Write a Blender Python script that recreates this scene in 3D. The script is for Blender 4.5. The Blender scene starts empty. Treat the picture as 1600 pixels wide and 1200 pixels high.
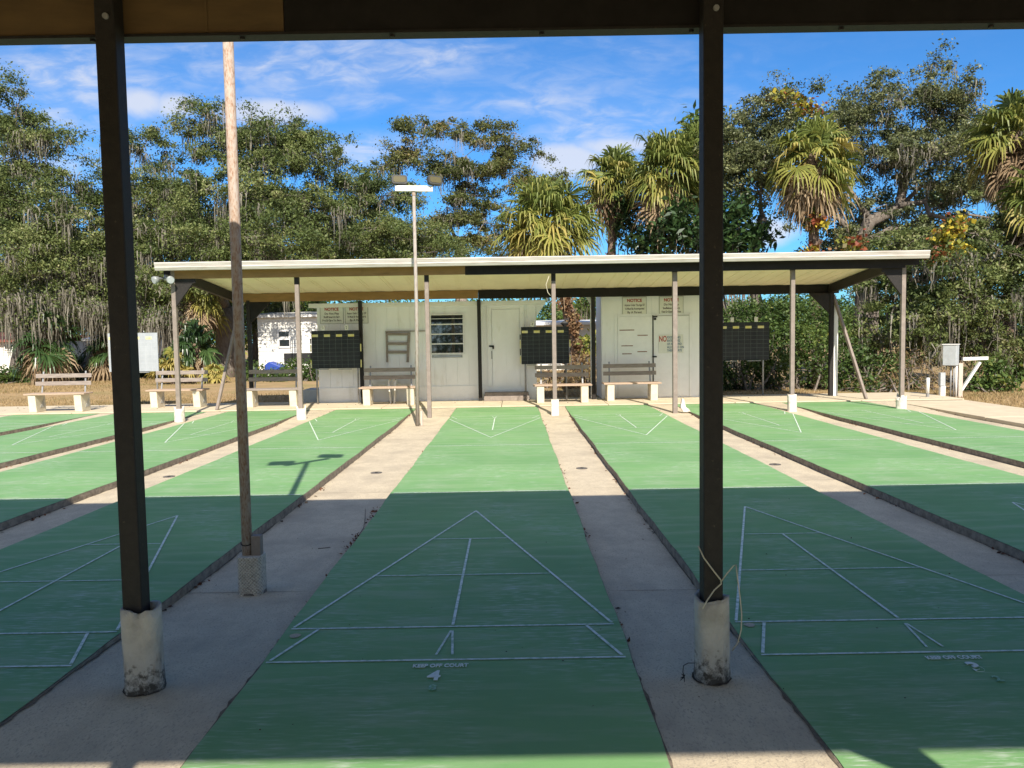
import bpy, math, random
import numpy as np
from mathutils import Vector, Matrix

S = bpy.context.scene
COL = S.collection
R_ = math.radians
rng = np.random.default_rng(7)
random.seed(7)

# ------------------------------------------------------------------ camera calibration
CAMROT = [[0.9998720128, 0.0159979522, 0.0001533137],
          [-0.0008317530, 0.0615497264, -0.9981036716],
          [-0.0159770512, 0.9979757996, 0.0615551551]]
EYE = (0.0, 0.0, 1.61)
FPX = 1200.0


def at(px, py, Y):
    """world point seen at photo pixel (1600x1200) at distance Y along the courts"""
    v = ((px - 800) / FPX, (600 - py) / FPX, -1.0)
    d = [sum(CAMROT[r][k] * v[k] for k in range(3)) for r in range(3)]
    t = Y / d[1]
    return Vector((d[0] * t, Y, EYE[2] + d[2] * t))


# ------------------------------------------------------------------ materials
def nd(nt, t, **kw):
    n = nt.nodes.new(t)
    for k, v in kw.items():
        setattr(n, k, v)
    return n


def mat(name, col, col2=None, scale=6.0, rough=0.8, bump=0.0, bscale=80.0, spec=0.3, metal=0.0,
        stretch=(1, 1, 1), f0=0.38, f1=0.66, detail=6.0, col3=None, scale3=2.0, g0=0.5, g1=0.75, stretch3=(1, 1, 1), speck=None):
    m = bpy.data.materials.new(name)
    m.use_nodes = True
    nt = m.node_tree
    b = nt.nodes['Principled BSDF']
    L = nt.links.new
    b.inputs['Roughness'].default_value = rough
    b.inputs['Metallic'].default_value = metal
    b.inputs['Specular IOR Level'].default_value = spec
    c4 = lambda c: (c[0], c[1], c[2], 1)
    b.inputs['Base Color'].default_value = c4(col)
    tc = nd(nt, 'ShaderNodeTexCoord')

    def noise(sc, st, a, z, det):
        mp = nd(nt, 'ShaderNodeMapping')
        mp.inputs['Scale'].default_value = st
        L(tc.outputs['Object'], mp.inputs['Vector'])
        n = nd(nt, 'ShaderNodeTexNoise')
        n.inputs['Scale'].default_value = sc
        n.inputs['Detail'].default_value = det
        n.inputs['Roughness'].default_value = 0.62
        L(mp.outputs[0], n.inputs['Vector'])
        r = nd(nt, 'ShaderNodeMapRange')
        r.inputs['From Min'].default_value = a
        r.inputs['From Max'].default_value = z
        L(n.outputs['Fac'], r.inputs['Value'])
        return r.outputs[0]
    out = None
    if col2 is not None:
        mx = nd(nt, 'ShaderNodeMix', data_type='RGBA')
        mx.inputs['A'].default_value = c4(col)
        mx.inputs['B'].default_value = c4(col2)
        L(noise(scale, stretch, f0, f1, detail), mx.inputs['Factor'])
        out = mx.outputs['Result']
        if col3 is not None:
            m3 = nd(nt, 'ShaderNodeMix', data_type='RGBA')
            L(out, m3.inputs['A'])
            m3.inputs['B'].default_value = c4(col3)
            L(noise(scale3, stretch3, g0, g1, 8.0), m3.inputs['Factor'])
            out = m3.outputs['Result']
        if speck is not None:
            ms = nd(nt, 'ShaderNodeMix', data_type='RGBA')
            L(out, ms.inputs['A'])
            ms.inputs['B'].default_value = c4(speck[0])
            fac = noise(speck[1], speck[4] if len(speck) > 4 else (1, 1, 1), speck[2], speck[3], 3.0)
            if len(speck) > 5:
                mu = nd(nt, 'ShaderNodeMath', operation='MULTIPLY')
                L(fac, mu.inputs[0])
                L(noise(speck[5], (1, .7, 1), .44, .62, 3.0), mu.inputs[1])
                fac = mu.outputs[0]
            L(fac, ms.inputs['Factor'])
            out = ms.outputs['Result']
        L(out, b.inputs['Base Color'])
    if bump > 0:
        n = nd(nt, 'ShaderNodeTexNoise')
        n.inputs['Scale'].default_value = bscale
        n.inputs['Detail'].default_value = 5
        L(tc.outputs['Object'], n.inputs['Vector'])
        bp = nd(nt, 'ShaderNodeBump')
        bp.inputs['Strength'].default_value = bump
        bp.inputs['Distance'].default_value = 0.01
        L(n.outputs['Fac'], bp.inputs['Height'])
        L(bp.outputs[0], b.inputs['Normal'])
    return m


def leafmat(name, stops, rough=0.5, trans=0.3, spec=0.35):
    """leaf colour from the per-leaf attribute 'tint'"""
    m = bpy.data.materials.new(name)
    m.use_nodes = True
    nt = m.node_tree
    b = nt.nodes['Principled BSDF']
    out = nt.nodes['Material Output']
    L = nt.links.new
    a = nd(nt, 'ShaderNodeAttribute', attribute_name='tint')
    r = nd(nt, 'ShaderNodeValToRGB')
    els = r.color_ramp.elements
    while len(els) > 1:
        els.remove(els[-1])
    els[0].position = stops[0][0]
    els[0].color = (*stops[0][1], 1)
    for p, c in stops[1:]:
        e = els.new(p)
        e.color = (*c, 1)
    L(a.outputs['Fac'], r.inputs['Fac'])
    L(r.outputs['Color'], b.inputs['Base Color'])
    b.inputs['Roughness'].default_value = rough
    b.inputs['Specular IOR Level'].default_value = spec
    t = nd(nt, 'ShaderNodeBsdfTranslucent')
    L(r.outputs['Color'], t.inputs['Color'])
    mx = nd(nt, 'ShaderNodeMixShader')
    mx.inputs[0].default_value = trans
    L(b.outputs[0], mx.inputs[1])
    L(t.outputs[0], mx.inputs[2])
    L(mx.outputs[0], out.inputs['Surface'])
    return m


M = {}
M['court_paint'] = mat('court_paint', (0.140, 0.292, 0.112), (0.190, 0.365, 0.137), scale=.6, rough=0.62, spec=0.3, bump=0.12, bscale=120, f0=.34, f1=.66,
                       col3=(0.31, 0.395, 0.235), scale3=2.4, g0=0.47, g1=0.80, stretch3=(0.5, 3.4, 1), stretch=(0.6, 1.0, 1), speck=((.43, .505, .39), 26, .50, .72, (.30, 2.2, 1), 1.1))
M['letter_paint'] = mat('letter_paint', (0.72, 0.76, 0.70), (0.50, 0.60, 0.50), scale=40, rough=0.7, f0=0.5, f1=0.75)
M['slab'] = mat('slab_edge', (0.30, 0.25, 0.19), (0.15, 0.125, 0.095), scale=14, rough=0.95, bump=0.8, bscale=40, detail=8)
M['line_paint'] = mat('line_paint', (0.74, 0.78, 0.70), (0.30, 0.46, 0.32), scale=34, rough=0.7, f0=0.44, f1=0.68, detail=8)
M['walk'] = mat('walk_concrete', (0.585, 0.495, 0.350), (0.50, 0.42, 0.30), scale=9, rough=0.9, bump=0.35, bscale=120, stretch=(1, 0.6, 1),
                col3=(0.38, 0.32, 0.235), scale3=1.8, g0=0.47, g1=0.76, speck=((.36, .30, .23), 110, .52, .70, (1, .5, 1)))
M['walk2'] = mat('cross_walk_concrete', (0.60, 0.51, 0.36), (0.52, 0.435, 0.31), scale=3, rough=0.9, bump=0.3, bscale=90)
M['joint'] = mat('joint_dark', (0.05, 0.04, 0.03), (0.09, 0.07, 0.05), scale=20, rough=1)
M['edge_dirt'] = mat('edge_dirt', (0.20, 0.16, 0.115), (0.10, 0.08, 0.06), scale=30, rough=1)
M['collar'] = mat('collar_concrete', (0.50, 0.47, 0.41), (0.38, 0.35, 0.30), scale=9, rough=0.95, bump=0.8, bscale=55,
                  col3=(0.20, 0.165, 0.13), scale3=5, g0=0.58, g1=0.76, stretch3=(1.6, 1.6, 0.5))


def add_mildew(m, top=.10):
    """ragged mould growth rising from the foot of a concrete sleeve"""
    nt = m.node_tree
    b = nt.nodes['Principled BSDF']
    src = b.inputs['Base Color'].links[0].from_socket
    tc = nd(nt, 'ShaderNodeTexCoord')
    sp = nd(nt, 'ShaderNodeSeparateXYZ')
    nt.links.new(tc.outputs['Object'], sp.inputs[0])
    n = nd(nt, 'ShaderNodeTexNoise')
    n.inputs['Scale'].default_value = 30
    n.inputs['Detail'].default_value = 7
    n.inputs['Roughness'].default_value = .7
    nt.links.new(tc.outputs['Object'], n.inputs['Vector'])
    ad = nd(nt, 'ShaderNodeMath', operation='MULTIPLY_ADD')
    ad.inputs[1].default_value = -.55
    nt.links.new(n.outputs['Fac'], ad.inputs[0])
    nt.links.new(sp.outputs['Z'], ad.inputs[2])
    r = nd(nt, 'ShaderNodeMapRange')
    r.inputs['From Min'].default_value = -.275 + top + .03
    r.inputs['From Max'].default_value = -.275 + top - .075
    nt.links.new(ad.outputs[0], r.inputs['Value'])
    mx = nd(nt, 'ShaderNodeMix', data_type='RGBA')
    nt.links.new(r.outputs[0], mx.inputs['Factor'])
    nt.links.new(src, mx.inputs['A'])
    mx.inputs['B'].default_value = (.075, .066, .054, 1)
    nt.links.new(mx.outputs['Result'], b.inputs['Base Color'])


add_mildew(M['collar'], .075)
M['mildew'] = mat('collar_mildew', (0.045, 0.042, 0.035), (0.20, 0.18, 0.15), scale=28, rough=1, bump=0.6, bscale=60, f0=0.42, f1=0.62)
M['white_collar'] = mat('painted_collar', (0.72, 0.68, 0.60), (0.55, 0.48, 0.40), scale=10, rough=0.9, bump=0.5, bscale=40)
M['dark_post'] = mat('dark_painted_steel', (0.024, 0.0205, 0.018), (0.016, 0.014, 0.013), scale=25, rough=0.6, spec=0.3, bump=0.2, bscale=150,
                     col3=(0.085, 0.064, 0.046), scale3=30, g0=0.64, g1=0.76)
M['black_beam'] = mat('black_painted_beam', (0.010, 0.0085, 0.008), (0.016, 0.014, 0.013), scale=8, rough=0.6, spec=0.25)
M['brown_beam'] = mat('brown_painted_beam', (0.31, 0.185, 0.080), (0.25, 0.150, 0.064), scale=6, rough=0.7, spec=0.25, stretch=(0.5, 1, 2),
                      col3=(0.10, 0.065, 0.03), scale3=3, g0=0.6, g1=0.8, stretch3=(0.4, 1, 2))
M['brown_beam_shaded'] = mat('dirty_brown_beam', (0.135, 0.088, 0.038), (0.10, 0.066, 0.030), scale=6, rough=0.7, spec=0.2, stretch=(0.5, 1, 2),  # darker copy of the brown beam paint, roof shade put into the colour
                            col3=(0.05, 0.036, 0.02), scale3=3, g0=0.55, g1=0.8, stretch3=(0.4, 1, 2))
M['taupe_post'] = mat('taupe_painted_steel', (0.25, 0.205, 0.175), (0.20, 0.165, 0.140), scale=10, rough=0.6, spec=0.3,
                      col3=(0.33, 0.28, 0.24), scale3=6, g0=0.58, g1=0.75)
M['pipe_rust'] = mat('rusted_galvanised_pipe', (0.40, 0.32, 0.255), (0.26, 0.145, 0.085), scale=30, rough=0.75, spec=0.3, stretch=(3, 3, 1), detail=9,
                     f0=0.44, f1=0.64, col3=(0.40, 0.35, 0.30), scale3=16, g0=0.5, g1=0.66, stretch3=(2, 2, 0.6))
M['pipe_light'] = mat('galvanised_pipe', (0.34, 0.305, 0.265), (0.25, 0.19, 0.145), scale=12, rough=0.7, spec=0.3, stretch=(3, 3, 0.8), f0=0.48, f1=0.7)
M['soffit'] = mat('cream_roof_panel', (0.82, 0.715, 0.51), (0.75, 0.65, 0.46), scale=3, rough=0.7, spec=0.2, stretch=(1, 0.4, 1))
M['old_soffit'] = mat('stand_in_dark_roof_panel', (0.26, 0.24, 0.19), (0.20, 0.18, 0.14), scale=3, rough=0.8)  # unseen near underside, coloured dark to cut bounced light below the roof
M['gutter'] = mat('white_aluminium_gutter', (0.53, 0.50, 0.46), (0.34, 0.29, 0.24), scale=5, rough=0.5, spec=0.3, stretch=(0.4, 3, 6), f0=0.45, f1=0.75)
M['shed_white'] = mat('shed_white_paint', (0.88, 0.87, 0.86), (0.83, 0.82, 0.81), scale=4, rough=0.75, spec=0.2, stretch=(1, 1, 0.4),
                      col3=(0.68, 0.66, 0.60), scale3=2.2, g0=0.6, g1=0.85, stretch3=(2, 2, 0.6))
M['groove'] = mat('shed_groove', (0.42, 0.41, 0.37), rough=0.9)
M['shed_trim'] = mat('shed_trim_paint', (0.86, 0.85, 0.84), (0.81, 0.80, 0.79), scale=6, rough=0.6, spec=0.3)
M['alu'] = mat('window_aluminium', (0.72, 0.71, 0.69), rough=0.4, spec=0.5)
M['rust_slot'] = mat('rust_slot', (0.16, 0.055, 0.03), (0.40, 0.25, 0.18), scale=40, rough=0.9)
M['blackboard'] = mat('scoreboard_black', (0.016, 0.018, 0.020), (0.028, 0.031, 0.033), scale=3, rough=0.55, spec=0.3)
M['board_grey'] = mat('scoreboard_grey', (0.30, 0.32, 0.34), (0.36, 0.38, 0.40), scale=4, rough=0.6, spec=0.3)  # lighter grey board colour, used on one scoreboard
M['grid'] = mat('scoreboard_grid', (0.12, 0.13, 0.125), (0.07, 0.075, 0.075), scale=12, rough=0.9)
M['grid_grey'] = mat('scoreboard_grid_grey', (0.40, 0.42, 0.44), rough=0.9)
M['yellow'] = mat('yellow_strip', (0.70, 0.60, 0.16), (0.70, 0.66, 0.45), scale=8, rough=0.7)
M['card'] = mat('number_card', (0.70, 0.68, 0.62), rough=0.8)
M['leg_metal'] = mat('grey_metal', (0.33, 0.33, 0.33), (0.24, 0.24, 0.24), scale=10, rough=0.5, spec=0.4, metal=0.3)
M['bench_wood'] = mat('weathered_bench_wood', (0.33, 0.28, 0.245), (0.21, 0.17, 0.145), scale=9, rough=0.9, stretch=(0.6, 6, 8), bump=0.4, bscale=40)
M['seat_wood'] = mat('bare_seat_wood', (0.46, 0.34, 0.25), (0.33, 0.24, 0.18), scale=9, rough=0.9, stretch=(0.6, 6, 8))
M['bench_conc'] = mat('bench_concrete', (0.66, 0.60, 0.46), (0.56, 0.50, 0.38), scale=6, rough=0.9, bump=0.4, bscale=70)
M['plastic'] = mat('white_plastic', (0.75, 0.74, 0.70), rough=0.45, spec=0.5)
M['sign'] = mat('sign_white', (0.76, 0.75, 0.68), (0.70, 0.69, 0.62), scale=5, rough=0.6)
M['sign_red'] = mat('sign_red', (0.38, 0.045, 0.03), (0.45, 0.10, 0.07), scale=20, rough=0.7)
M['sign_dark'] = mat('sign_dark', (0.10, 0.08, 0.07), (0.20, 0.17, 0.15), scale=30, rough=0.7)
M['sign_blue'] = mat('sign_blue', (0.06, 0.13, 0.22), (0.15, 0.22, 0.30), scale=30, rough=0.7)
M['box_grey'] = mat('electrical_box_grey', (0.42, 0.45, 0.46), (0.36, 0.38, 0.39), scale=6, rough=0.5, spec=0.4)
M['pale_post'] = mat('pale_timber_post', (0.55, 0.47, 0.40), (0.42, 0.35, 0.29), scale=9, rough=0.9, stretch=(5, 5, 0.6))
M['white_paint'] = mat('white_paint', (0.78, 0.77, 0.74), (0.70, 0.68, 0.64), scale=6, rough=0.6)
M['lamp_body'] = mat('floodlight_body', (0.065, 0.065, 0.062), (0.05, 0.05, 0.047), scale=15, rough=0.6, spec=0.2)
M['lamp_lens'] = mat('floodlight_lens', (0.115, 0.100, 0.050), (0.09, 0.078, 0.038), scale=90, rough=0.6, spec=0.2)
M['lamp_silver'] = mat('silver_lamp', (0.27, 0.28, 0.27), rough=0.45, spec=0.4, metal=0.2)
M['wire'] = mat('cream_cable', (0.50, 0.45, 0.34), rough=0.6)
M['black'] = mat('matt_black', (0.02, 0.02, 0.02), rough=0.7)
M['cover'] = mat('steel_cover', (0.16, 0.14, 0.12), (0.10, 0.09, 0.08), scale=20, rough=0.6)
M['house_white'] = mat('house_siding', (0.74, 0.72, 0.66), (0.68, 0.66, 0.60), scale=2, rough=0.8)
M['roof_white'] = mat('white_house_roof', (0.70, 0.69, 0.66), (0.58, 0.57, 0.54), scale=3, rough=0.7)
M['roof_red'] = mat('red_house_roof', (0.28, 0.10, 0.08), (0.22, 0.08, 0.06), scale=3, rough=0.8)
M['blue'] = mat('blue_tarp', (0.03, 0.07, 0.32), rough=0.5)
M['dirt'] = mat('soil', (0.16, 0.11, 0.07), (0.24, 0.16, 0.10), scale=6, rough=1)
M['bark'] = mat('oak_bark', (0.13, 0.105, 0.085), (0.23, 0.20, 0.17), scale=7, rough=0.95, bump=0.9, bscale=18, stretch=(2, 2, 0.6))
M['pale_bark'] = mat('pale_bark', (0.34, 0.30, 0.26), (0.22, 0.19, 0.165), scale=6, rough=0.95, bump=0.6, bscale=18, stretch=(2, 2, 0.5))
M['palm_bark'] = mat('palm_bark', (0.22, 0.155, 0.11), (0.13, 0.095, 0.07), scale=10, rough=0.95, bump=0.9, bscale=22, stretch=(1.5, 1.5, 2.5))
M['oak_leaf'] = leafmat('oak_leaf_foliage', [(0.0, (0.050, 0.074, 0.024)), (0.45, (0.116, 0.150, 0.044)), (0.8, (0.205, 0.230, 0.082)), (1.0, (0.34, 0.33, 0.16))], rough=0.5, trans=0.25, spec=0.22)
M['thin_leaf'] = leafmat('thin_leaf_foliage', [(0.0, (0.055, 0.072, 0.024)), (0.5, (0.125, 0.140, 0.044)), (0.85, (0.20, 0.185, 0.062)), (1.0, (0.29, 0.19, 0.08))], rough=0.5, trans=0.25, spec=0.22)
M['grey_leaf'] = leafmat('grey_leaf_foliage', [(0.0, (0.056, 0.070, 0.030)), (0.5, (0.130, 0.150, 0.062)), (0.85, (0.23, 0.24, 0.100)), (1.0, (0.37, 0.35, 0.17))], rough=0.45, trans=0.22, spec=0.3)
M['shrub_leaf'] = leafmat('shrub_leaf_foliage', [(0.0, (0.036, 0.066, 0.018)), (0.5, (0.080, 0.130, 0.030)), (0.9, (0.15, 0.19, 0.045)), (1.0, (0.30, 0.29, 0.06))], rough=0.5, trans=0.25, spec=0.25)
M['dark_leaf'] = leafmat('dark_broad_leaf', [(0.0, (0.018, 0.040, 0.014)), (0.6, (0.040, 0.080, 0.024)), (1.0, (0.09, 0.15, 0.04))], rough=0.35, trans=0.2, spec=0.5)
M['vine_leaf'] = leafmat('vine_leaf', [(0.0, (0.24, 0.06, 0.03)), (0.25, (0.30, 0.11, 0.03)), (0.45, (0.07, 0.12, 0.03)), (0.7, (0.30, 0.28, 0.04)), (1.0, (0.58, 0.45, 0.05))], rough=0.5, trans=0.3)
M['dry_leaf'] = leafmat('dry_undergrowth', [(0.0, (0.20, 0.11, 0.06)), (0.4, (0.28, 0.19, 0.10)), (0.7, (0.16, 0.14, 0.05)), (1.0, (0.36, 0.28, 0.16))], rough=0.8, trans=0.2, spec=0.1)
M['moss'] = leafmat('spanish_moss', [(0.0, (0.16, 0.145, 0.11)), (0.5, (0.25, 0.23, 0.185)), (1.0, (0.35, 0.325, 0.265))], rough=0.95, trans=0.3, spec=0.05)
M['palm_leaf'] = leafmat('palm_leaf_foliage', [(0.0, (0.070, 0.100, 0.026)), (0.5, (0.155, 0.195, 0.045)), (0.8, (0.29, 0.28, 0.065)), (1.0, (0.42, 0.34, 0.10))], rough=0.45, trans=0.3, spec=0.3)
M['palm_dead'] = leafmat('dead_frond', [(0.0, (0.16, 0.105, 0.06)), (0.5, (0.27, 0.19, 0.115)), (1.0, (0.40, 0.31, 0.20))], rough=0.85, trans=0.2, spec=0.1)
M['grass_blade'] = leafmat('grass_blade', [(0.0, (0.16, 0.14, 0.05)), (0.35, (0.27, 0.20, 0.095)), (0.7, (0.40, 0.28, 0.145)), (1.0, (0.52, 0.40, 0.23))], rough=0.8, trans=0.25, spec=0.1)
M['litter'] = leafmat('fallen_leaf', [(0.0, (0.05, 0.03, 0.02)), (0.5, (0.16, 0.07, 0.04)), (0.8, (0.26, 0.12, 0.06)), (1.0, (0.34, 0.22, 0.12))], rough=0.8, trans=0.1, spec=0.2)
M['grass'] = mat('dry_lawn', (0.38, 0.255, 0.130), (0.28, 0.20, 0.09), scale=1.2, rough=1, bump=0.6, bscale=30, col3=(0.24, 0.20, 0.075), scale3=0.5, g0=0.5, g1=0.72)


def glassmat():
    m = bpy.data.materials.new('window_glass')
    m.use_nodes = True
    b = m.node_tree.nodes['Principled BSDF']
    b.inputs['Base Color'].default_value = (0.02, 0.025, 0.03, 1)
    b.inputs['Roughness'].default_value = 0.03
    b.inputs['Specular IOR Level'].default_value = 1.0
    b.inputs['Coat Weight'].default_value = 1.0
    b.inputs['Coat IOR'].default_value = 2.2
    return m


M['glass'] = glassmat()


def meshpaint(m):
    """diamond-mesh imprint on the concrete sleeve of the light pole"""
    nt = m.node_tree
    b = nt.nodes['Principled BSDF']
    tc = nd(nt, 'ShaderNodeTexCoord')
    sp = nd(nt, 'ShaderNodeSeparateXYZ')
    nt.links.new(tc.outputs['Object'], sp.inputs[0])

    def mm(op, a, b_=0.0):
        n = nd(nt, 'ShaderNodeMath', operation=op)
        for i, x in enumerate((a, b_)):
            if isinstance(x, float):
                n.inputs[i].default_value = x
            else:
                nt.links.new(x, n.inputs[i])
        return n.outputs[0]
    ua = mm('MULTIPLY', mm('ARCTAN2', sp.outputs['Y'], mm('SUBTRACT', sp.outputs['X'], .027)), .085)
    cbv = nd(nt, 'ShaderNodeCombineXYZ')
    nt.links.new(mm('ADD', ua, sp.outputs['Z']), cbv.inputs[0])
    nt.links.new(mm('SUBTRACT', ua, sp.outputs['Z']), cbv.inputs[1])
    v = nd(nt, 'ShaderNodeTexVoronoi', voronoi_dimensions='2D')
    v.inputs['Scale'].default_value = 46
    v.inputs['Randomness'].default_value = .3
    nt.links.new(cbv.outputs[0], v.inputs['Vector'])
    bp = nd(nt, 'ShaderNodeBump')
    bp.inputs['Strength'].default_value = 1.0
    bp.inputs['Distance'].default_value = 0.012
    bp.invert = True
    nt.links.new(v.outputs['Distance'], bp.inputs['Height'])
    src = b.inputs['Base Color'].links[0].from_socket
    mx = nd(nt, 'ShaderNodeMix', data_type='RGBA')
    rr = nd(nt, 'ShaderNodeMapRange')
    rr.inputs['From Min'].default_value = .35
    rr.inputs['From Max'].default_value = .8
    nt.links.new(v.outputs['Distance'], rr.inputs['Value'])
    nt.links.new(rr.outputs[0], mx.inputs['Factor'])
    nt.links.new(src, mx.inputs['A'])
    mx.inputs['B'].default_value = (.20, .18, .145, 1)
    nt.links.new(mx.outputs['Result'], b.inputs['Base Color'])
    nt.links.new(bp.outputs[0], b.inputs['Normal'])
    return m


M['mesh_collar'] = meshpaint(mat('mesh_cast_concrete', (0.66, 0.60, 0.49), (0.50, 0.45, 0.37), scale=30, rough=0.95))


# ------------------------------------------------------------------ object helpers
def tag(o, label=None, cat=None, group=None, kind=None):
    if label:
        o['label'] = label
    if cat:
        o['category'] = cat
    if group:
        o['group'] = group
    if kind:
        o['kind'] = kind
    return o


def empty(name, loc=(0, 0, 0), label=None, cat=None, group=None, rz=0.0):
    o = bpy.data.objects.new(name, None)
    o.empty_display_size = 0.2
    o.location = loc
    o.rotation_euler = (0, 0, rz)
    COL.objects.link(o)
    return tag(o, label, cat, group)


def link(name, me, m, parent=None):
    o = bpy.data.objects.new(name, me)
    if m is not None:
        me.materials.append(m)
    COL.objects.link(o)
    if parent is not None:
        o.parent = parent
    return o


def origin_of(p):
    v = Vector((0, 0, 0))
    while p is not None:
        v += Vector(p.location)
        p = p.parent
    return v


class MB:
    def __init__(s):
        s.v, s.f = [], []

    def add(s, vs, fs):
        k = len(s.v)
        s.v += [tuple(p) for p in vs]
        s.f += [tuple(i + k for i in f) for f in fs]
        return s

    def box(s, a, b, rz=0.0):
        (x0, y0, z0), (x1, y1, z1) = a, b
        vs = [(x0, y0, z0), (x1, y0, z0), (x1, y1, z0), (x0, y1, z0), (x0, y0, z1), (x1, y0, z1), (x1, y1, z1), (x0, y1, z1)]
        if rz:
            cx, cy = (x0 + x1) / 2, (y0 + y1) / 2
            c, n = math.cos(rz), math.sin(rz)
            vs = [(cx + (x - cx) * c - (y - cy) * n, cy + (x - cx) * n + (y - cy) * c, z) for x, y, z in vs]
        return s.add(vs, [(0, 3, 2, 1), (4, 5, 6, 7), (0, 1, 5, 4), (1, 2, 6, 5), (2, 3, 7, 6), (3, 0, 4, 7)])

    def bar(s, p, q, w, h, up=(0, 0, 1)):
        p, q = Vector(p), Vector(q)
        d = (q - p).normalized()
        u = Vector(up)
        if abs(d.dot(u)) > 0.98:
            u = Vector((0, 1, 0))
        sd = d.cross(u).normalized()
        u = sd.cross(d).normalized()
        vs = []
        for c in (p, q):
            for a, b in ((-1, -1), (1, -1), (1, 1), (-1, 1)):
                vs.append(c + sd * a * w / 2 + u * b * h / 2)
        return s.add(vs, [(0, 1, 2, 3), (7, 6, 5, 4), (0, 4, 5, 1), (1, 5, 6, 2), (2, 6, 7, 3), (3, 7, 4, 0)])

    def tube(s, pts, rad, n=8, cap=True):
        pts = [Vector(p) for p in pts]
        if not hasattr(rad, '__len__'):
            rad = [rad] * len(pts)
        vs, fs = [], []
        ref = Vector((1, 0, 0))
        for i, p in enumerate(pts):
            d = (pts[min(i + 1, len(pts) - 1)] - pts[max(i - 1, 0)])
            d = d.normalized() if d.length > 1e-9 else Vector((0, 0, 1))
            u = ref - d * ref.dot(d)
            if u.length < 0.1:
                u = Vector((0, 1, 0)) - d * d.y
            u.normalize()
            ref = u
            w = d.cross(u)
            for k in range(n):
                a = 2 * math.pi * k / n
                vs.append(p + (u * math.cos(a) + w * math.sin(a)) * rad[i])
        for i in range(len(pts) - 1):
            for k in range(n):
                a, b = i * n + k, i * n + (k + 1) % n
                fs.append((a, b, b + n, a + n))
        if cap:
            fs.append(tuple(reversed(range(n))))
            fs.append(tuple(range((len(pts) - 1) * n, len(pts) * n)))
        return s.add(vs, fs)

    def prism(s, poly, axis, a, b):
        """polygon (2-D) extruded along axis x/y/z from a to b"""
        def P(u, v, t):
            return {'x': (t, u, v), 'y': (u, t, v), 'z': (u, v, t)}[axis]
        n = len(poly)
        vs = [P(u, v, a) for u, v in poly] + [P(u, v, b) for u, v in poly]
        fs = [tuple(range(n)), tuple(reversed(range(n, 2 * n)))]
        fs += [(k, (k + 1) % n, (k + 1) % n + n, k + n) for k in range(n)]
        return s.add(vs, fs)

    def quad(s, *p):
        return s.add(p, [tuple(range(len(p)))])

    def build(s, name, m, parent=None, smooth=False, bevel=0.0, local=False):
        o = Vector((0, 0, 0)) if (parent is None or local) else origin_of(parent)
        me = bpy.data.meshes.new(name)
        me.from_pydata([(x - o.x, y - o.y, z - o.z) for x, y, z in s.v], [], s.f)
        me.validate()
        import bmesh
        bm = bmesh.new()
        bm.from_mesh(me)
        bmesh.ops.recalc_face_normals(bm, faces=bm.faces)
        bm.to_mesh(me)
        bm.free()
        if smooth:
            me.shade_smooth()
        ob = link(name, me, m, parent)
        if bevel > 0:
            md = ob.modifiers.new('bevel', 'BEVEL')
            md.width = bevel
            md.segments = 2
            md.limit_method = 'ANGLE'
        return ob


def npmesh(name, V, F, m, parent=None, tint=None, smooth=False):
    """V (N,3), F (K,n) arrays -> one mesh object"""
    me = bpy.data.meshes.new(name)
    if parent is not None:
        o = origin_of(parent)
        V = V - np.array([o.x, o.y, o.z])
    n = F.shape[1]
    me.vertices.add(len(V))
    me.vertices.foreach_set('co', np.ascontiguousarray(V, dtype=np.float32).ravel())
    me.loops.add(F.size)
    me.loops.foreach_set('vertex_index', F.astype(np.int32).ravel())
    me.polygons.add(len(F))
    me.polygons.foreach_set('loop_start', np.arange(0, F.size, n, dtype=np.int32))
    me.polygons.foreach_set('loop_total', np.full(len(F), n, dtype=np.int32))
    me.update(calc_edges=True)
    if tint is not None:
        a = me.attributes.new('tint', 'FLOAT', 'FACE')
        a.data.foreach_set('value', np.clip(tint, 0, 1).astype(np.float32))
    if smooth:
        me.shade_smooth()
    return link(name, me, m, parent)


def copy_tree(o, parent=None):
    c = o.copy()
    COL.objects.link(c)
    c.parent = parent
    for ch in list(o.children):
        copy_tree(ch, c)
    return c


def text(s, size, name, m, parent, loc, rot, align='CENTER', bold=0.0, sx=1.0, sy=1.0):
    cu = bpy.data.curves.new(name, 'FONT')
    cu.body = s
    cu.size = size
    cu.align_x = align
    cu.align_y = 'CENTER'
    cu.offset = bold
    cu.extrude = 0.0008
    ob = bpy.data.objects.new(name, cu)
    COL.objects.link(ob)
    dg = bpy.context.evaluated_depsgraph_get()
    me = bpy.data.meshes.new_from_object(ob.evaluated_get(dg))
    bpy.data.objects.remove(ob)
    me.transform(Matrix.Diagonal((sx, sy, 1, 1)))
    me.name = name
    me.materials.clear()
    o = link(name, me, m, parent)
    o.location = Vector(loc) - (origin_of(parent) if parent else Vector((0, 0, 0)))
    o.rotation_euler = rot
    return o


# ------------------------------------------------------------------ ground, courts, walks
COURTS = [(-11.40, -9.42), (-9.06, -6.97), (-6.50, -4.64), (-4.04, -2.19), (-1.28, 0.575), (1.19, 3.08), (3.67, 5.55), (6.15, 8.03)]
Y0, Y1 = 1.73, 17.5


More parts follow.
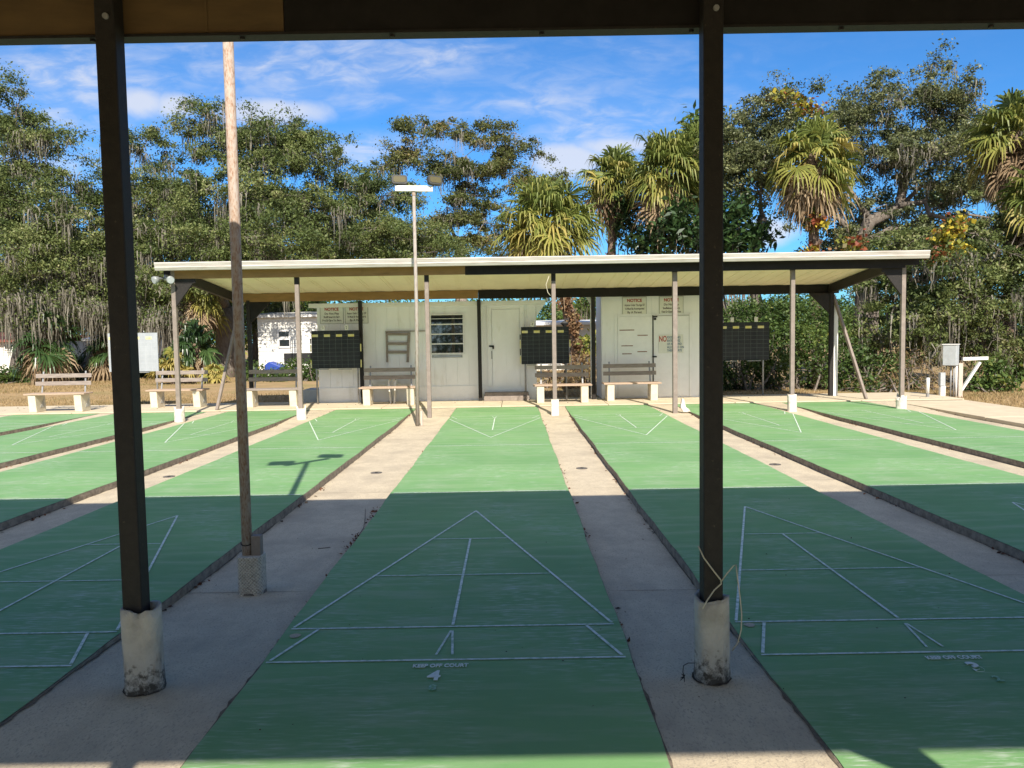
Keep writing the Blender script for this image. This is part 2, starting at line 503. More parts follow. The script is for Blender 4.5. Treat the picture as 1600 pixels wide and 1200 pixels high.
def make_ground():
    xs = [-500, -200, -90, -45, -25, -14.2, -14.1, 8.75, 8.85, 10.2, 13, 20, 45, 90, 200, 500]
    ys = [-500, -120, -30, -1.1, -1.0, 17.6, 17.7, 19.3, 22, 26, 32, 40, 60, 100, 200, 500]
    v, f = [], []
    for j, y in enumerate(ys):
        for i, x in enumerate(xs):
            inside = (-14.15 < x < 8.8) and (-1.05 < y < 17.65)
            z = -0.30 if inside else -0.025
            if y > 25:
                z += 0.05 * math.sin(x * 0.3)
            v.append((x, y, z))
    nx = len(xs)
    for j in range(len(ys) - 1):
        for i in range(nx - 1):
            a = j * nx + i
            f.append((a, a + 1, a + nx + 1, a + nx))
    b = MB()
    b.add(v, f)
    o = b.build('ground', M['grass'])
    tag(o, kind='structure')


make_ground()


def wob(x, y, amp, sd):
    return x + amp * (math.sin(y * 2.1 + sd) * 0.5 + math.sin(y * 5.3 + sd * 2) * 0.3 + math.sin(y * 13.7 + sd * 3) * 0.2)


def strip_poly(x0, x1, sd, amp=0.012):
    ys = np.linspace(Y0, Y1, 90)
    Lf = [(wob(x0, y, amp, sd), y) for y in ys]
    Rt = [(wob(x1, y, amp, sd + 5), y) for y in ys]
    return Lf, Rt


def line(mb, p, q, w, z, e=0.0):
    p, q = Vector((p[0], p[1])), Vector((q[0], q[1]))
    d = (q - p).normalized()
    n = Vector((-d.y, d.x)) * w / 2
    p, q = p - d * e, q + d * e
    mb.quad((p.x - n.x, p.y - n.y, z), (q.x - n.x, q.y - n.y, z), (q.x + n.x, q.y + n.y, z), (p.x + n.x, p.y + n.y, z))


LW = 0.0165


def make_court(k, x0, x1):
    Lf, Rt = strip_poly(x0, x1, k * 1.7)
    n = len(Lf)
    c = empty('shuffleboard_court', ((x0 + x1) / 2, (Y0 + Y1) / 2, 0))
    tag(c, kind='structure')
    sl = MB()
    for i in range(n - 1):
        a, b, d, e = Lf[i], Rt[i], Rt[i + 1], Lf[i + 1]
        sl.quad((a[0], a[1], 0), (b[0], b[1], 0), (d[0], d[1], 0), (e[0], e[1], 0))
        sl.quad((a[0], a[1], -0.25), (a[0], a[1], 0), (e[0], e[1], 0), (e[0], e[1], -0.25))
        sl.quad((b[0], b[1], 0), (b[0], b[1], -0.25), (d[0], d[1], -0.25), (d[0], d[1], 0))
    a, b, d, e = Lf[0], Rt[0], Rt[-1], Lf[-1]
    sl.quad((a[0], a[1], -.25), (b[0], b[1], -.25), (b[0], b[1], 0), (a[0], a[1], 0))
    sl.quad((e[0], e[1], 0), (d[0], d[1], 0), (d[0], d[1], -.25), (e[0], e[1], -.25))
    sl.build('slab', M['slab'], c)
    sf = MB()
    for i in range(n - 1):
        a, b, d, e = Lf[i], Rt[i], Rt[i + 1], Lf[i + 1]
        sf.quad((a[0] + .004, a[1], .004), (b[0] - .004, b[1], .004), (d[0] - .004, d[1], .004), (e[0] + .004, e[1], .004))
    sf.build('court_surface', M['court_paint'], c)
    ln = MB()
    xl, xr = x0 + 0.03, x1 - 0.03
    xm = (xl + xr) / 2
    z = 0.008
    for flip in (0, 1):
        g = (lambda y: y) if not flip else (lambda y: 19.23 - y)
        zz = 0.0
        for y in (3.74, 4.18):
            line(ln, (xl, g(y)), (xr, g(y)), LW, z)
        # triangle sides
        line(ln, (xl + .01, g(4.20)), (xm, g(7.02)), LW, z + .0004)
        line(ln, (xr - .01, g(4.20)), (xm, g(7.02)), LW, z + .0008)
        W = xr - xl
        for y in (5.11, 6.04):
            t = (7.02 - y) / (7.02 - 4.20) * W / 2
            line(ln, (xm - t + .02, g(y)), (xm + t - .02, g(y)), LW * .8, z + .0012)
        line(ln, (xm, g(4.20)), (xm, g(6.03)), LW, z + .0016)
        line(ln, (xl + .015, g(3.76)), (xl + .155, g(4.165)), LW, z + .0004)
        line(ln, (xr - .015, g(3.76)), (xr - .155, g(4.165)), LW, z + .0004)
        line(ln, (xm - .055, g(3.80)), (xm - .004, g(4.12)), LW * .75, z + .0004)
        line(ln, (xm + .028, g(3.80)), (xm + .004, g(4.12)), LW * .75, z + .0008)
        line(ln, (xl, g(7.90)), (xr, g(7.90)), LW * 1.25, z)
    ln.build('court_lines', M['line_paint'], c)
    return c


COBJ = [make_court(k, a, b) for k, (a, b) in enumerate(COURTS)]
# painted lettering below the baselines
for (k, num, old) in ((4, '4', '8'), (5, '3', '2')):
    c = COBJ[k]
    xm = sum(COURTS[k]) / 2 - 0.02
    if k == 5:
        xm = 2.14
    text('KEEP OFF COURT', 0.052, 'court_lettering', M['letter_paint'], c, (xm, 3.665, 0.010), (0, 0, 0), bold=0.0012, sx=0.66, sy=1.0)
    text(num, 0.14, 'court_number', M['letter_paint'], c, (xm - (0.02 if k == 4 else -.04), 3.552, 0.010), (0, 0, 0), bold=0.005, sx=0.85)
    text(old, 0.075, 'court_number', M['court_old'] if 'court_old' in M else mat('worn_number', (0.14, 0.36, 0.17), (0.40, 0.52, 0.42), scale=60, rough=.7), c,
         (xm - 0.015 + (.08 if k == 5 else 0), 3.43, 0.010), (0, 0, 0), bold=0.002)

PROFILE = [(-6, -.004), (1.7, -.004), (3.2, -.004), (3.7, -.012), (4.2, -.032), (4.8, -.055), (5.5, -.07), (9, -.07), (12, -.07), (14.6, -.068),
           (15.4, -.045), (16.1, -.018), (16.8, -.004), (17.5, .004)]


def zwalk(y):
    for (a, za), (b, zb) in zip(PROFILE, PROFILE[1:]):
        if a <= y <= b:
            return za + (zb - za) * (y - a) / (b - a)
    return 0.0


LANES = [(-9.42, -9.06), (-6.97, -6.50), (-4.64, -4.04), (-2.19, -1.28), (0.575, 1.19), (3.08, 3.67), (5.55, 6.15), (8.03, 8.66), (-14.3, -11.40)]
for (a, b) in LANES:
    mb = MB()
    g = 0.035
    for (ya, za), (yb, zb) in zip(PROFILE[1:], PROFILE[2:]):
        mb.quad((a - g, ya, za), (b + g, ya, za), (b + g, yb, zb), (a - g, yb, zb))
    tag(mb.build('walkway', M['walk']), kind='structure')
rs = random.Random(4)
for w_ in [o for o in bpy.data.objects if o.name.startswith('walkway')]:
    xs_ = [v.co.x for v in w_.data.vertices]
    a, b = min(xs_) + .035, max(xs_) - .035
    mb = MB()
    for side, sg in ((a, 1), (b, -1)):
        y = 2.0
        wprev = .01
        while y < 17.3:
            st = rs.uniform(.03, .09)
            wn = .002 + .026 * max(0, rs.random() - .25) ** 2.2 + (.008 if rs.random() < .10 else 0)
            x0, x1 = side - sg * .02, side
            z0, z1 = zwalk(y) + .0035, zwalk(min(y + st, 17.4)) + .0035
            mb.quad((x0, y, z0), (x1 + sg * wprev, y, z0), (x1 + sg * wn, y + st, z1), (x0, y + st, z1))
            wprev = wn
            y += st
    for yj in (4.9 + rs.uniform(-.3, .3), 8.6 + rs.uniform(-.3, .3), 12.4 + rs.uniform(-.3, .3)):
        for k in range(6):
            xa, xb = a + (b - a) * k / 6, a + (b - a) * (k + 1) / 6
            t = rs.uniform(.001, .003)
            mb.quad((xa, yj - t, zwalk(yj) + .003), (xb, yj - t, zwalk(yj) + .003), (xb, yj + t, zwalk(yj) + .003), (xa, yj + t, zwalk(yj) + .003))
    mb.build('edge_dirt', M['edge_dirt'], w_)
mb = MB()
mb.box((-14.3, -1.15, -.25), (8.66, Y0 - .012, -.006))
tag(mb.build('walkway', M['walk']), kind='structure')
# far cross walk, a few mm above the ends of the courts
mb = MB()
edges = [-14.3, -10.1, -6.7, -3.0, -0.25, 2.2, 5.1, 8.0, 10.35]
for a, b in zip(edges, edges[1:]):
    mb.box((a + .006, Y1 + .02, -.2), (b - .006, 19.62, .03))
tag(mb.build('cross_walk', M['walk2'], bevel=.008), kind='structure')
mb = MB()
mb.box((-14.3, Y1, -.2), (10.3, Y1 + .02, .008))
mb.box((-14.2, Y1 + .03, -.2), (10.3, 19.6, .012))
tag(mb.build('expansion_joint', M['joint']), kind='structure')
# raised side walk on the right
mb = MB()
for a, b in ((-8, 2), (2, 5), (5, 8), (8, 11), (11, 14), (14, 17.49)):
    mb.box((8.66, a + .006, -.25), (10.35, b - .006, -.002 if b < 17 else .002))
tag(mb.build('side_walk', M['walk2'], bevel=.008), kind='structure')

# drain covers on the walks
for i, (px, py, lb) in enumerate([(588, 739, 'round steel cover in the wide walkway just past the shadow edge'),
                                  (909, 732, 'round steel cover in the narrow walkway right of the middle court'),
                                  (264, 745, 'round steel cover in the walkway beside the left dark post'),
                                  (1211, 726, 'round steel cover in the walkway behind the right dark post')]):
    v = Vector(at(px, py, 1)) - Vector(EYE)
    t = (-.07 - EYE[2]) / v.z
    p = Vector(EYE) + v * t
    r = empty('drain_cover', (p.x, p.y, zwalk(p.y)), lb, 'drain cover', 'round covers in the walkways')
    mb = MB()
    mb.tube([(p.x, p.y, zwalk(p.y) - .01), (p.x, p.y, zwalk(p.y) + .006)], .072, 20)
    mb.build('cover_plate', M['cover'], r)
    mb = MB()
    mb.tube([(p.x, p.y, zwalk(p.y) + .005), (p.x, p.y, zwalk(p.y) + .010)], .02, 10)
    mb.build('lift_hole', M['black'], r)


# ------------------------------------------------------------------ pavilions
def collar(mb, x, y, z0, z1, r, seed, n=28, lobes=2, jag=.02):
    rs = random.Random(seed)
    ph = rs.random() * 6
    vs, fs = [], []
    rows = 9
    pa, pb = rs.random() * 6, rs.random() * 6
    top = [z1 - jag * (.9 + .6 * math.sin(2 * math.pi * k / n * 2 + pa) + .45 * math.sin(2 * math.pi * k / n * 5 + pb) + rs.gauss(0, .22)) for k in range(n)]
    for i in range(rows):
        t = i / (rows - 1)
        for k in range(n):
            a = 2 * math.pi * k / n
            cre = 0.16 * math.exp(-((math.sin((a - 4.9) / 2) / .07) ** 2))
            rr = r * (1 + .05 * math.sin(3 * a + ph + t) + .03 * math.sin(7 * a + ph * 2 + 4 * t) - cre + (.06 * (1 - t) ** 4)) * (1 + rs.gauss(0, .006))
            vs.append((x + rr * math.cos(a), y + rr * math.sin(a), z0 + (top[k] - z0) * t))
    for i in range(rows - 1):
        for k in range(n):
            a, b = i * n + k, i * n + (k + 1) % n
            fs.append((a, b, b + n, a + n))
    base = len(vs)
    for k in range(n):
        a = 2 * math.pi * k / n
        vs.append((x + r * .80 * math.cos(a), y + r * .80 * math.sin(a), top[k] - .004))
    for k in range(n):
        fs.append(((rows - 1) * n + k, (rows - 1) * n + (k + 1) % n, base + (k + 1) % n, base + k))
    b2 = len(vs)
    for k in range(n):
        a = 2 * math.pi * k / n
        vs.append((x + r * .78 * math.cos(a), y + r * .78 * math.sin(a), z1 - .06))
    for k in range(n):
        fs.append((base + k, base + (k + 1) % n, b2 + (k + 1) % n, b2 + k))
    fs.append(tuple(range(b2, b2 + n)))
    mb.add(vs, fs)
    return mb


def sq_post(root, x, y, z0, z1, w, m, sleeve=None, rolled=True):
    mb = MB()
    mb.box((x - w / 2, y - w / 2, z0), (x + w / 2, y + w / 2, z1))
    p = mb.build('post', m, root, bevel=.008)
    return p


# near pavilion: the roof the photograph was taken under
near = empty('pavilion', (0.4, 1.6, 0), 'shaded open pavilion in front, dark square posts under a half brown half black beam', 'pavilion', 'facing court pavilions')
SL = .094


def zn(y):
    return 3.34 - SL * (3.75 - y)


mb = MB()
for a, b in ((-8.6, 9.6),):
    mb.prism([(3.69, zn(3.69) - .06), (-.67, zn(-.67) - .06), (-.67, zn(-.67)), (3.69, zn(3.69))], 'x', a, b)
x = -8.5
while x < 9.55:
    mb.prism([(3.62, zn(3.62) - .075), (-.62, zn(-.62) - .075), (-.62, zn(-.62) - .062), (3.62, zn(3.62) - .062)], 'x', x, x + .02)
    x += .42
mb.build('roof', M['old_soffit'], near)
mb = MB()
mb.prism([(3.692, 3.215), (3.78, 3.215), (3.80, 3.27), (3.785, 3.29), (3.80, 3.345), (3.692, 3.345)], 'x', -8.65, 9.65)
mb.build('gutter', M['gutter'], near)
mb = MB()
mb.box((-8.4, 3.56, 3.002), (-1.005, 3.62, 3.255))
for xx in (-7.1, -5.9, -4.7, -3.5, -2.3, -1.36):
    mb.box((xx, 3.556, 3.002), (xx + .012, 3.561, 3.25))
mb.build('beam', M['brown_beam_shaded'], near)['label'] = 'brown left length of the beam'
mb = MB()
mb.box((-1.0, 3.556, 2.998), (9.4, 3.622, 3.255))
mb.build('beam', M['black_beam'], near)['label'] = 'black right length of the beam'
mb = MB()
mb.box((-8.4, 3.550, 2.985), (9.4, 3.628, 2.997))
for k in range(26):
    xx = -8 + k * .68
    mb.tube([(xx, 3.58, 2.976), (xx, 3.58, 2.984)], .012, 8)
mb.build('beam_strip', M['dark_post'], near)
mb = MB()
mb.box((-8.4, .10, zn(.12) - .36), (9.4, .16, zn(.12) - .07))
mb.build('beam', M['black_beam'], near)
for i, (px_, sd) in enumerate(((-1.765, 3), (0.915, 8), (-4.42, 5), (3.45, 6), (-7.0, 9), (6.1, 12))):
    y = 3.508 if i != 1 else 3.525
    p = sq_post(near, px_, y, -.1, 3.20 if i < 2 else 3.1, .09, M['dark_post'])
    mb = MB()
    collar(mb, px_ + (.022 if i == 0 else .0), y, zwalk(y) - .03, .395, .085 if i == 0 else .080, sd, jag=.011)
    mb.build('post_collar', M['collar'], p, smooth=True)
    mb = MB()
    rs = random.Random(sd)
    cx = px_ + (.022 if i == 0 else 0)
    mb.add([(cx + (.092 + rs.uniform(-.006, .007)) * math.cos(2 * math.pi * k / 26), y + (.092 + rs.uniform(-.006, .007)) * math.sin(2 * math.pi * k / 26), zwalk(y) + .006) for k in range(26)], [tuple(range(26))])
    mb.build('dirt_joint', M['joint'], p)  # dark disc slightly wider than the collar foot
    # bolt at the head
    mb = MB()
    mb.tube([(px_ + .01, y - .045, 3.04), (px_ + .01, y - .056, 3.04)], .013, 10)
    mb.build('bolt', M['leg_metal'], p)
for x in (-1.02, 1.985, 4.9, -4.0, -7.0, 7.8):
    p = sq_post(near, x, .2, -.1, zn(.2) - .08, .09, M['dark_post'])
    if x > 1.5 and x < 2.5:
        mb = MB()
        mb.prism([(x - .045, 2.66), (x - .045, 1.98), (x - .62, 2.66)], 'y', .17, .23)
        mb.build('gusset', M['dark_post'], p)

# far pavilion
far = empty('pavilion', (0.6, 17.3, 0), 'low open pavilion beyond the courts with white gutter and cream underside', 'pavilion', 'facing court pavilions')
SF = .094
XL, XR = -7.06, 8.33


def zf(y):
    return 3.165 - SF * (y - 15.42)


mb = MB()
mb.prism([(15.46, zf(15.46) - .06), (19.45, zf(19.45) - .06), (19.45, zf(19.45)), (15.46, zf(15.46))], 'x', XL + .02, XR - .02)
x = XL + .2
i = 0
while x < XR - .1:
    mb.prism([(15.9, zf(15.9) - .068), (19.4, zf(19.4) - .068), (19.4, zf(19.4) - .058), (15.9, zf(15.9) - .058)], 'x', x, x + (.012 if i % 2 else .20))
    x += .27
    i += 1
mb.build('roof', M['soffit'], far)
mb = MB()
mb.prism([(15.455, 3.035), (15.38, 3.035), (15.345, 3.09), (15.365, 3.105), (15.335, 3.175), (15.345, 3.19), (15.455, 3.19)], 'x', XL, XR)
mb.build('gutter', M['gutter'], far)
mb = MB()
mb.box((-6.86, 15.66, 2.885), (-.92, 15.73, 3.08))
for xx in (-5.6, -3.0, -1.4):
    mb.box((xx, 15.655, 2.887), (xx + .012, 15.661, 3.078))
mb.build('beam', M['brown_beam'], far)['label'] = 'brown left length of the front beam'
mb = MB()
mb.box((-7.02, 15.66, 2.96), (-6.865, 15.73, 3.075))
mb.build('beam_end', M['black_beam'], far)
mb = MB()
mb.box((-.915, 15.655, 2.875), (8.0, 15.735, 3.08))
mb.box((8.0, 15.66, 2.93), (8.28, 15.73, 3.075))
mb.build('beam', M['black_beam'], far)['label'] = 'black right length of the front beam'
mb = MB()
mb.box((-6.86, 18.93, 2.56), (-.80, 19.0, 2.765))
mb.build('beam', M['brown_beam'], far)['label'] = 'brown left length of the rear beam'
mb = MB()
mb.box((-.795, 18.925, 2.55), (8.05, 19.005, 2.765))
mb.build('beam', M['black_beam'], far)['label'] = 'black right length of the rear beam'
for x in (-6.72, 7.82):
    mb = MB()
    mb.prism([(15.735, zf(15.735) - .29), (18.92, zf(18.92) - .29), (18.92, zf(18.92) - .085), (15.735, zf(15.735) - .085)], 'x', x - .04, x + .04)
    mb.build('end_beam', M['dark_post'], far)
fp = [(-6.84, 15.70, 'w'), (-4.36, 15.78, 'w2'), (-1.71, 15.76, None), (.88, 15.86, 'big'), (3.37, 15.86, None), (5.79, 15.86, 'tall'), (8.02, 15.78, 'w')]
for i, (x, y, sl) in enumerate(fp):
    p = sq_post(far, x, y, -.05, zf(y) - .07, .085 if i != 4 else .095, M['taupe_post'])
    # dark upper length, roof shade painted onto the post top
    mb = MB()
    hz = .3 if i in (1, 2, 3) else .16
    w = .0445 if i != 4 else .0495
    if i not in (0, 6):
        mb.box((x - w, y - w, zf(y) - .09 - hz), (x + w, y + w, zf(y) - .09))
        mb.build('post_head_shade', M['dark_post'], p)
    if sl:
        mb = MB()
        if sl in ('w', 'w2'):
            collar(mb, x, y, -.03, .30 if sl == 'w' else .26, .10, i + 20, jag=.07)
        elif sl == 'big':
            mb.box((x - .075, y - .075, -.03), (x + .075, y + .075, .30))
        else:
            collar(mb, x, y, -.03, .33, .09, i + 20, jag=.004)
        mb.build('post_collar', M['white_collar'], p, smooth=sl != 'big')
    if i in (0, 6):
        s = 1 if i == 0 else -1
        mb = MB()
        mb.prism([(x + s * .043, 2.80), (x + s * .043, 2.33), (x + s * .40, 2.80)], 'y', y - .03, y + .03)
        mb.prism([(x + s * .043, 2.80), (x + s * .46, 2.80), (x + s * .46, 2.88), (x + s * .043, 2.88)], 'y', y - .04, y + .04)
        mb.build('gusset', M['dark_post'], p)
# broken white sleeve leaning beside a middle post
mb = MB()
mb.prism([(3.52, 0), (3.68, 0), (3.64, .06), (3.58, .10), (3.54, .26), (3.50, .28), (3.47, .1)], 'y', 15.78, 15.86)
tag(mb.build('sleeve_piece', M['white_collar'], bevel=.01), 'broken piece of white concrete sleeve at the foot of a pavilion post', 'concrete piece')
for i, (x, y) in enumerate([(-6.45, 18.97), (-3.70, 18.93), (-.79, 19.02), (2.02, 18.96), (7.84, 18.86)]):
    p = sq_post(far, x, y, -.0, zf(y) - .29 if i else 2.6, .09 if i < 4 else .10, M['dark_post'])
    if i == 4:
        mb = MB()
        mb.box((x + .055, y - .02, .03), (x + .16, y + .06, 2.25))
        mb.build('post_cladding', M['white_paint'], p)
        mb = MB()
        mb.prism([(x - .05, 2.55), (x - .05, 2.05), (x - .55, 2.55)], 'y', y - .03, y + .03)
        mb.build('gusset', M['dark_post'], p)
    if i == 0:
        mb = MB()
        mb.prism([(x + .05, 2.56), (x + .05, 2.05), (x + .55, 2.56)], 'y', y - .03, y + .03)
        mb.build('gusset', M['black_beam'], p)
for (a, b) in (((-6.80, 17.6, .03), (-6.62, 18.9, 2.55)), ((8.22, 17.78, .03), (7.90, 18.9, 2.5))):
    mb = MB()
    mb.bar(a, b, .06, .06)
    mb.build('brace', M['taupe_post'], far)
# pair of floodlights under the left roof corner
fl = empty('floodlight', (-6.95, 15.6, 2.93), 'pair of round silver floodlights under the left corner of the far roof', 'floodlight')
mb = MB()
mb.tube([(-6.95, 15.64, 2.96), (-6.95, 15.62, 2.86)], .05, 12)
mb.build('mount', M['lamp_silver'], fl, smooth=True)
for s in (-1, 1):
    mb = MB()
    c = Vector((-6.95 + s * .11, 15.52, 2.88))
    d = Vector((s * .55, -.8, -.35)).normalized()
    mb.tube([Vector((-6.95, 15.62, 2.90)), c - d * .02, c, c + d * .06, c + d * .11], [.02, .025, .05, .075, .08], 14)
    h = mb.build('lamp_head', M['lamp_silver'], fl, smooth=True)
    mb = MB()
    mb.tube([c + d * .112, c + d * .116], .066, 14)
    mb.build('lens', M['box_grey'], h)
# cable loop hanging from the front beam
mb = MB()
a, b = at(858, 431, 15.62), at(860, 462, 15.62)
mb.tube([a, at(853, 445, 15.62), at(856, 457, 15.62), b], .007, 6)
tag(mb.build('cable', M['wire'], smooth=True), 'thin pale cable dangling from the front beam of the far pavilion', 'cable')
# cord tied round the near right post
mb = MB()
pts = [at(1091, 853, 3.47), at(1100, 872, 3.455), at(1115, 892, 3.45), at(1126, 906, 3.45), at(1127, 912, 3.46), at(1116, 922, 3.45), at(1105, 938, 3.42), at(1098, 951, 3.41)]
mb.tube(pts, .0034, 6)
pts = [at(1126, 910, 3.45), at(1136, 896, 3.44), at(1146, 884, 3.44), at(1150, 882, 3.44), at(1152, 900, 3.44), at(1156, 930, 3.44), at(1159, 960, 3.44), at(1158, 985, 3.45), at(1153, 1004, 3.48), at(1144, 1017, 3.5)]
mb.tube(pts, .0030, 6)
tag(mb.build('cord', M['wire'], smooth=True), 'stiff cream cord tied around the dark post right of the middle court', 'cord')
mb = MB()
q = [at(1086, 1036, 3.43), at(1075, 1036, 3.42), at(1068, 1040, 3.41), at(1067, 1050, 3.40), at(1069, 1057, 3.39)]
mb.tube(q, [.002, .002, .002, .002, .003], 6)
for k in range(7):
    mb.tube([q[-1], q[-1] + Vector((random.uniform(-.02, .02), random.uniform(-.02, .02), random.uniform(-.02, .012)))], [.003, .0015], 5)
tag(mb.build('cable', M['black'], smooth=True), 'frayed black cable end sticking out of the concrete collar right of the middle court', 'cable')


# ------------------------------------------------------------------ light poles
def flood(root, c, yaw, pitch, w=.34, h=.2, d=.07):
    Rm = Matrix.Rotation(yaw, 3, 'Z') @ Matrix.Rotation(pitch, 3, 'X')

    def tr(mb2):
        mb2.v = [tuple(Vector(c) + Rm @ Vector(v)) for v in mb2.v]
        return mb2
    b = MB()
    # body with chamfered corners, face towards -y
    k = .03
    poly = [(-w / 2 + k, -h / 2), (w / 2 - k, -h / 2), (w / 2, -h / 2 + k), (w / 2, h / 2 - k), (w / 2 - k, h / 2), (-w / 2 + k, h / 2), (-w / 2, h / 2 - k), (-w / 2, -h / 2 + k)]
    b.prism(poly, 'y', -d / 2, d / 2)
    b.prism([(u * .8, v * .75) for u, v in poly], 'y', d / 2, d / 2 + .05)
    o = tr(b).build('lamp_head', M['lamp_body'], root)
    l = MB()
    l.prism([(u * .78, v * .66) for u, v in poly], 'y', -d / 2 - .006, -d / 2 - .001)
    tr(l).build('lens', M['lamp_lens'], o)


p1 = (-1.775, 5.02)
lp = empty('light_pole', (p1[0], p1[1], -.07), 'near rusty light pole rising from a mesh cast concrete base in the wide walkway', 'light pole', 'court light poles')
mb = MB()
mb.tube([(p1[0], p1[1], -.05), (p1[0], p1[1], 2), (p1[0], p1[1], 4.08)], .0335, 20)
mb.build('shaft', M['pipe_rust'], lp, smooth=True)
mb = MB()
cx, cy = p1[0] + .027, p1[1]
rr = .083
mb.prism([(cx + rr * math.copysign(abs(math.cos(a)) ** .6, math.cos(a)), cy + rr * math.copysign(abs(math.sin(a)) ** .6, math.sin(a))) for a in [2 * math.pi * k / 28 for k in range(28)]], 'z', -.09, .195)
mb.build('concrete_base', M['mesh_collar'], lp, bevel=.006)
mb = MB()
mb.tube([(cx, cy, -.08), (cx, cy, -.045), (cx, cy, -.035)], [.093, .088, .07], 24)
mb.build('mildew_ring', M['mildew'], lp)
mb = MB()
mb.box((p1[0] + .036, p1[1] - .03, .19), (p1[0] + .098, p1[1] + .03, .325))
mb.build('stub_post', M['taupe_post'], lp, bevel=.004)
mb = MB()
mb.tube([(p1[0] + .037 * math.cos(a), p1[1] + .037 * math.sin(a), .275 + .012 * math.sin(a)) for a in [k * math.pi / 6 for k in range(13)]], .004, 5)
mb.build('tie_wire', M['black'], lp)
ang = R_(50)
dx, dy = math.cos(ang), math.sin(ang)
mb = MB()
mb.bar((p1[0] - .34 * dx, p1[1] - .34 * dy, 4.10), (p1[0] + .34 * dx, p1[1] + .34 * dy, 4.10), .06, .06)
mb.build('crossarm', M['white_paint'], lp)
flood(lp, (p1[0] - .36 * dx - .05, p1[1] - .36 * dy, 4.27), R_(10), R_(-30))
flood(lp, (p1[0] + .36 * dx, p1[1] + .36 * dy, 4.27), R_(-8), R_(-30))

p2 = (-1.79, 14.62)
lp2 = empty('light_pole', (p2[0], p2[1], -.06), 'slim pale light pole with white crossarm and two floodlights before the far pavilion', 'light pole', 'court light poles')
mb = MB()
mb.tube([(p2[0] - .03, p2[1], -.06), (p2[0], p2[1], 2.2), (p2[0], p2[1], 4.34)], [.038, .034, .030], 14)
mb.build('shaft', M['pipe_light'], lp2, smooth=True)
mb = MB()
mb.tube([(p2[0], p2[1], 4.28), (p2[0], p2[1], 4.37)], .036, 12)
mb.build('pole_cap', M['pipe_rust'], lp2)
mb = MB()
mb.bar((p2[0] - .34, p2[1] - .02, 4.42), (p2[0] + .36, p2[1] - .02, 4.40), .07, .10)
mb.build('crossarm', M['white_paint'], lp2)
for xa, xb in ((-.31, -.27), (.36, .40)):
    mb = MB()
    mb.bar((p2[0] + xa, p2[1], 4.45), (p2[0] + xb, p2[1], 4.53), .03, .03)
    mb.build('lamp_bracket', M['lamp_body'], lp2)
flood(lp2, (p2[0] - .26, p2[1] - .03, 4.57), R_(14), R_(-14), w=.29, h=.17)
flood(lp2, (p2[0] + .40, p2[1] - .03, 4.55), R_(34), R_(-14), w=.29, h=.17)
mb = MB()
mb.box((p2[0] + .03, p2[1] - .03, -.06), (p2[0] + .07, p2[1] + .03, .22))
mb.build('stub_post', M['pale_post'], lp2)

# ------------------------------------------------------------------ sheds
WY = 19.22


def groove_wall(x0, x1, y, z0, z1, yb, pitch):
    """front wall of grooved boards, side and back walls"""
    mb = MB()
    mb.box((x0, y + .012, z0), (x1, yb, z1))
    x = x0
    while x < x1 - .01:
        xe = min(x + pitch, x1)
        mb.box((x + .0025, y, z0 + .002), (xe - .0025, y + .0118, z1 - .002))
        x = xe
    return mb


sh = empty('shed', (-2.1, 20.5, .03), 'long white clubhouse shed with louvred window and door behind the far pavilion', 'shed')
groove_wall(-4.84, .62, WY, .03, 2.46, 22.2, .29).build('wall', M['shed_white'], sh)
mb = MB()
mb.box((-4.84, WY - .012, .03), (.62, WY - .001, .37))
mb.box((-4.84, WY - .02, .37), (.62, WY - .0005, .40))
mb.build('skirting', M['shed_white'], sh)
mb = MB()
mb.prism([(WY - .16, 2.40), (22.35, 2.46), (22.35, 2.56), (WY - .16, 2.50)], 'x', -5.0, .86)
mb.build('roof', M['shed_trim'], sh)
mb = MB()
mb.prism([(.625, 2.40), (.84, 2.40), (.63, 2.10)], 'y', WY + .02, WY + .08)
mb.build('eave_bracket', M['shed_trim'], sh)
wx0, wx1, wz0, wz1 = -2.03, -1.17, 1.20, 2.20
wi = MB()
for a, b in (((wx0, WY - .05, wz0), (wx0 + .035, WY - .002, wz1)), ((wx1 - .035, WY - .05, wz0), (wx1, WY - .002, wz1))):
    wi.box(a, b)
for k in range(5):
    z = wz0 + (wz1 - wz0 - .03) * k / 4
    wi.box((wx0 + .036, WY - .052, z), (wx1 - .036, WY - .003, z + .03))
wi.box((wx0 + .036, WY - .048, wz1 - .125), (wx1 - .036, WY - .02, wz1 - .112))
w = wi.build('window', M['alu'], sh)
mb = MB()
for k in range(4):
    z0 = wz0 + (wz1 - wz0 - .03) * k / 4 + .03
    z1 = wz0 + (wz1 - wz0 - .03) * (k + 1) / 4
    mb.add([(wx0 + .036, WY - .026, z0 + .001), (wx1 - .036, WY - .026, z0 + .001), (wx1 - .036, WY - .0245, z1 - .001), (wx0 + .036, WY - .0245, z1 - .001)], [(0, 1, 2, 3)])
mb.build('pane', M['glass'], w)
mb = MB()
for a, b in (((-1.97, WY - .035, 1.155), (-1.25, WY - .004, 1.165)), ((-1.97, WY - .035, 1.115), (-1.25, WY - .004, 1.125)), ((-1.98, WY - .036, 1.11), (-1.965, WY - .004, 1.17)), ((-1.25, WY - .036, 1.11), (-1.235, WY - .004, 1.17))):
    mb.box(a, b)
mb.build('serving_ledge', M['leg_metal'], sh)
dr = MB()
dr.box((-.48, WY - .022, .40), (.20, WY - .001, 2.29))
d = dr.build('door', M['shed_white'], sh)
mb = MB()
for a, b in (((-.60, WY - .035, .37), (-.49, WY - .0015, 2.40)), ((.21, WY - .035, .37), (.32, WY - .0015, 2.40)), ((-.489, WY - .034, 2.30), (.209, WY - .0015, 2.40))):
    mb.box(a, b)
mb.build('frame', M['shed_trim'], d)
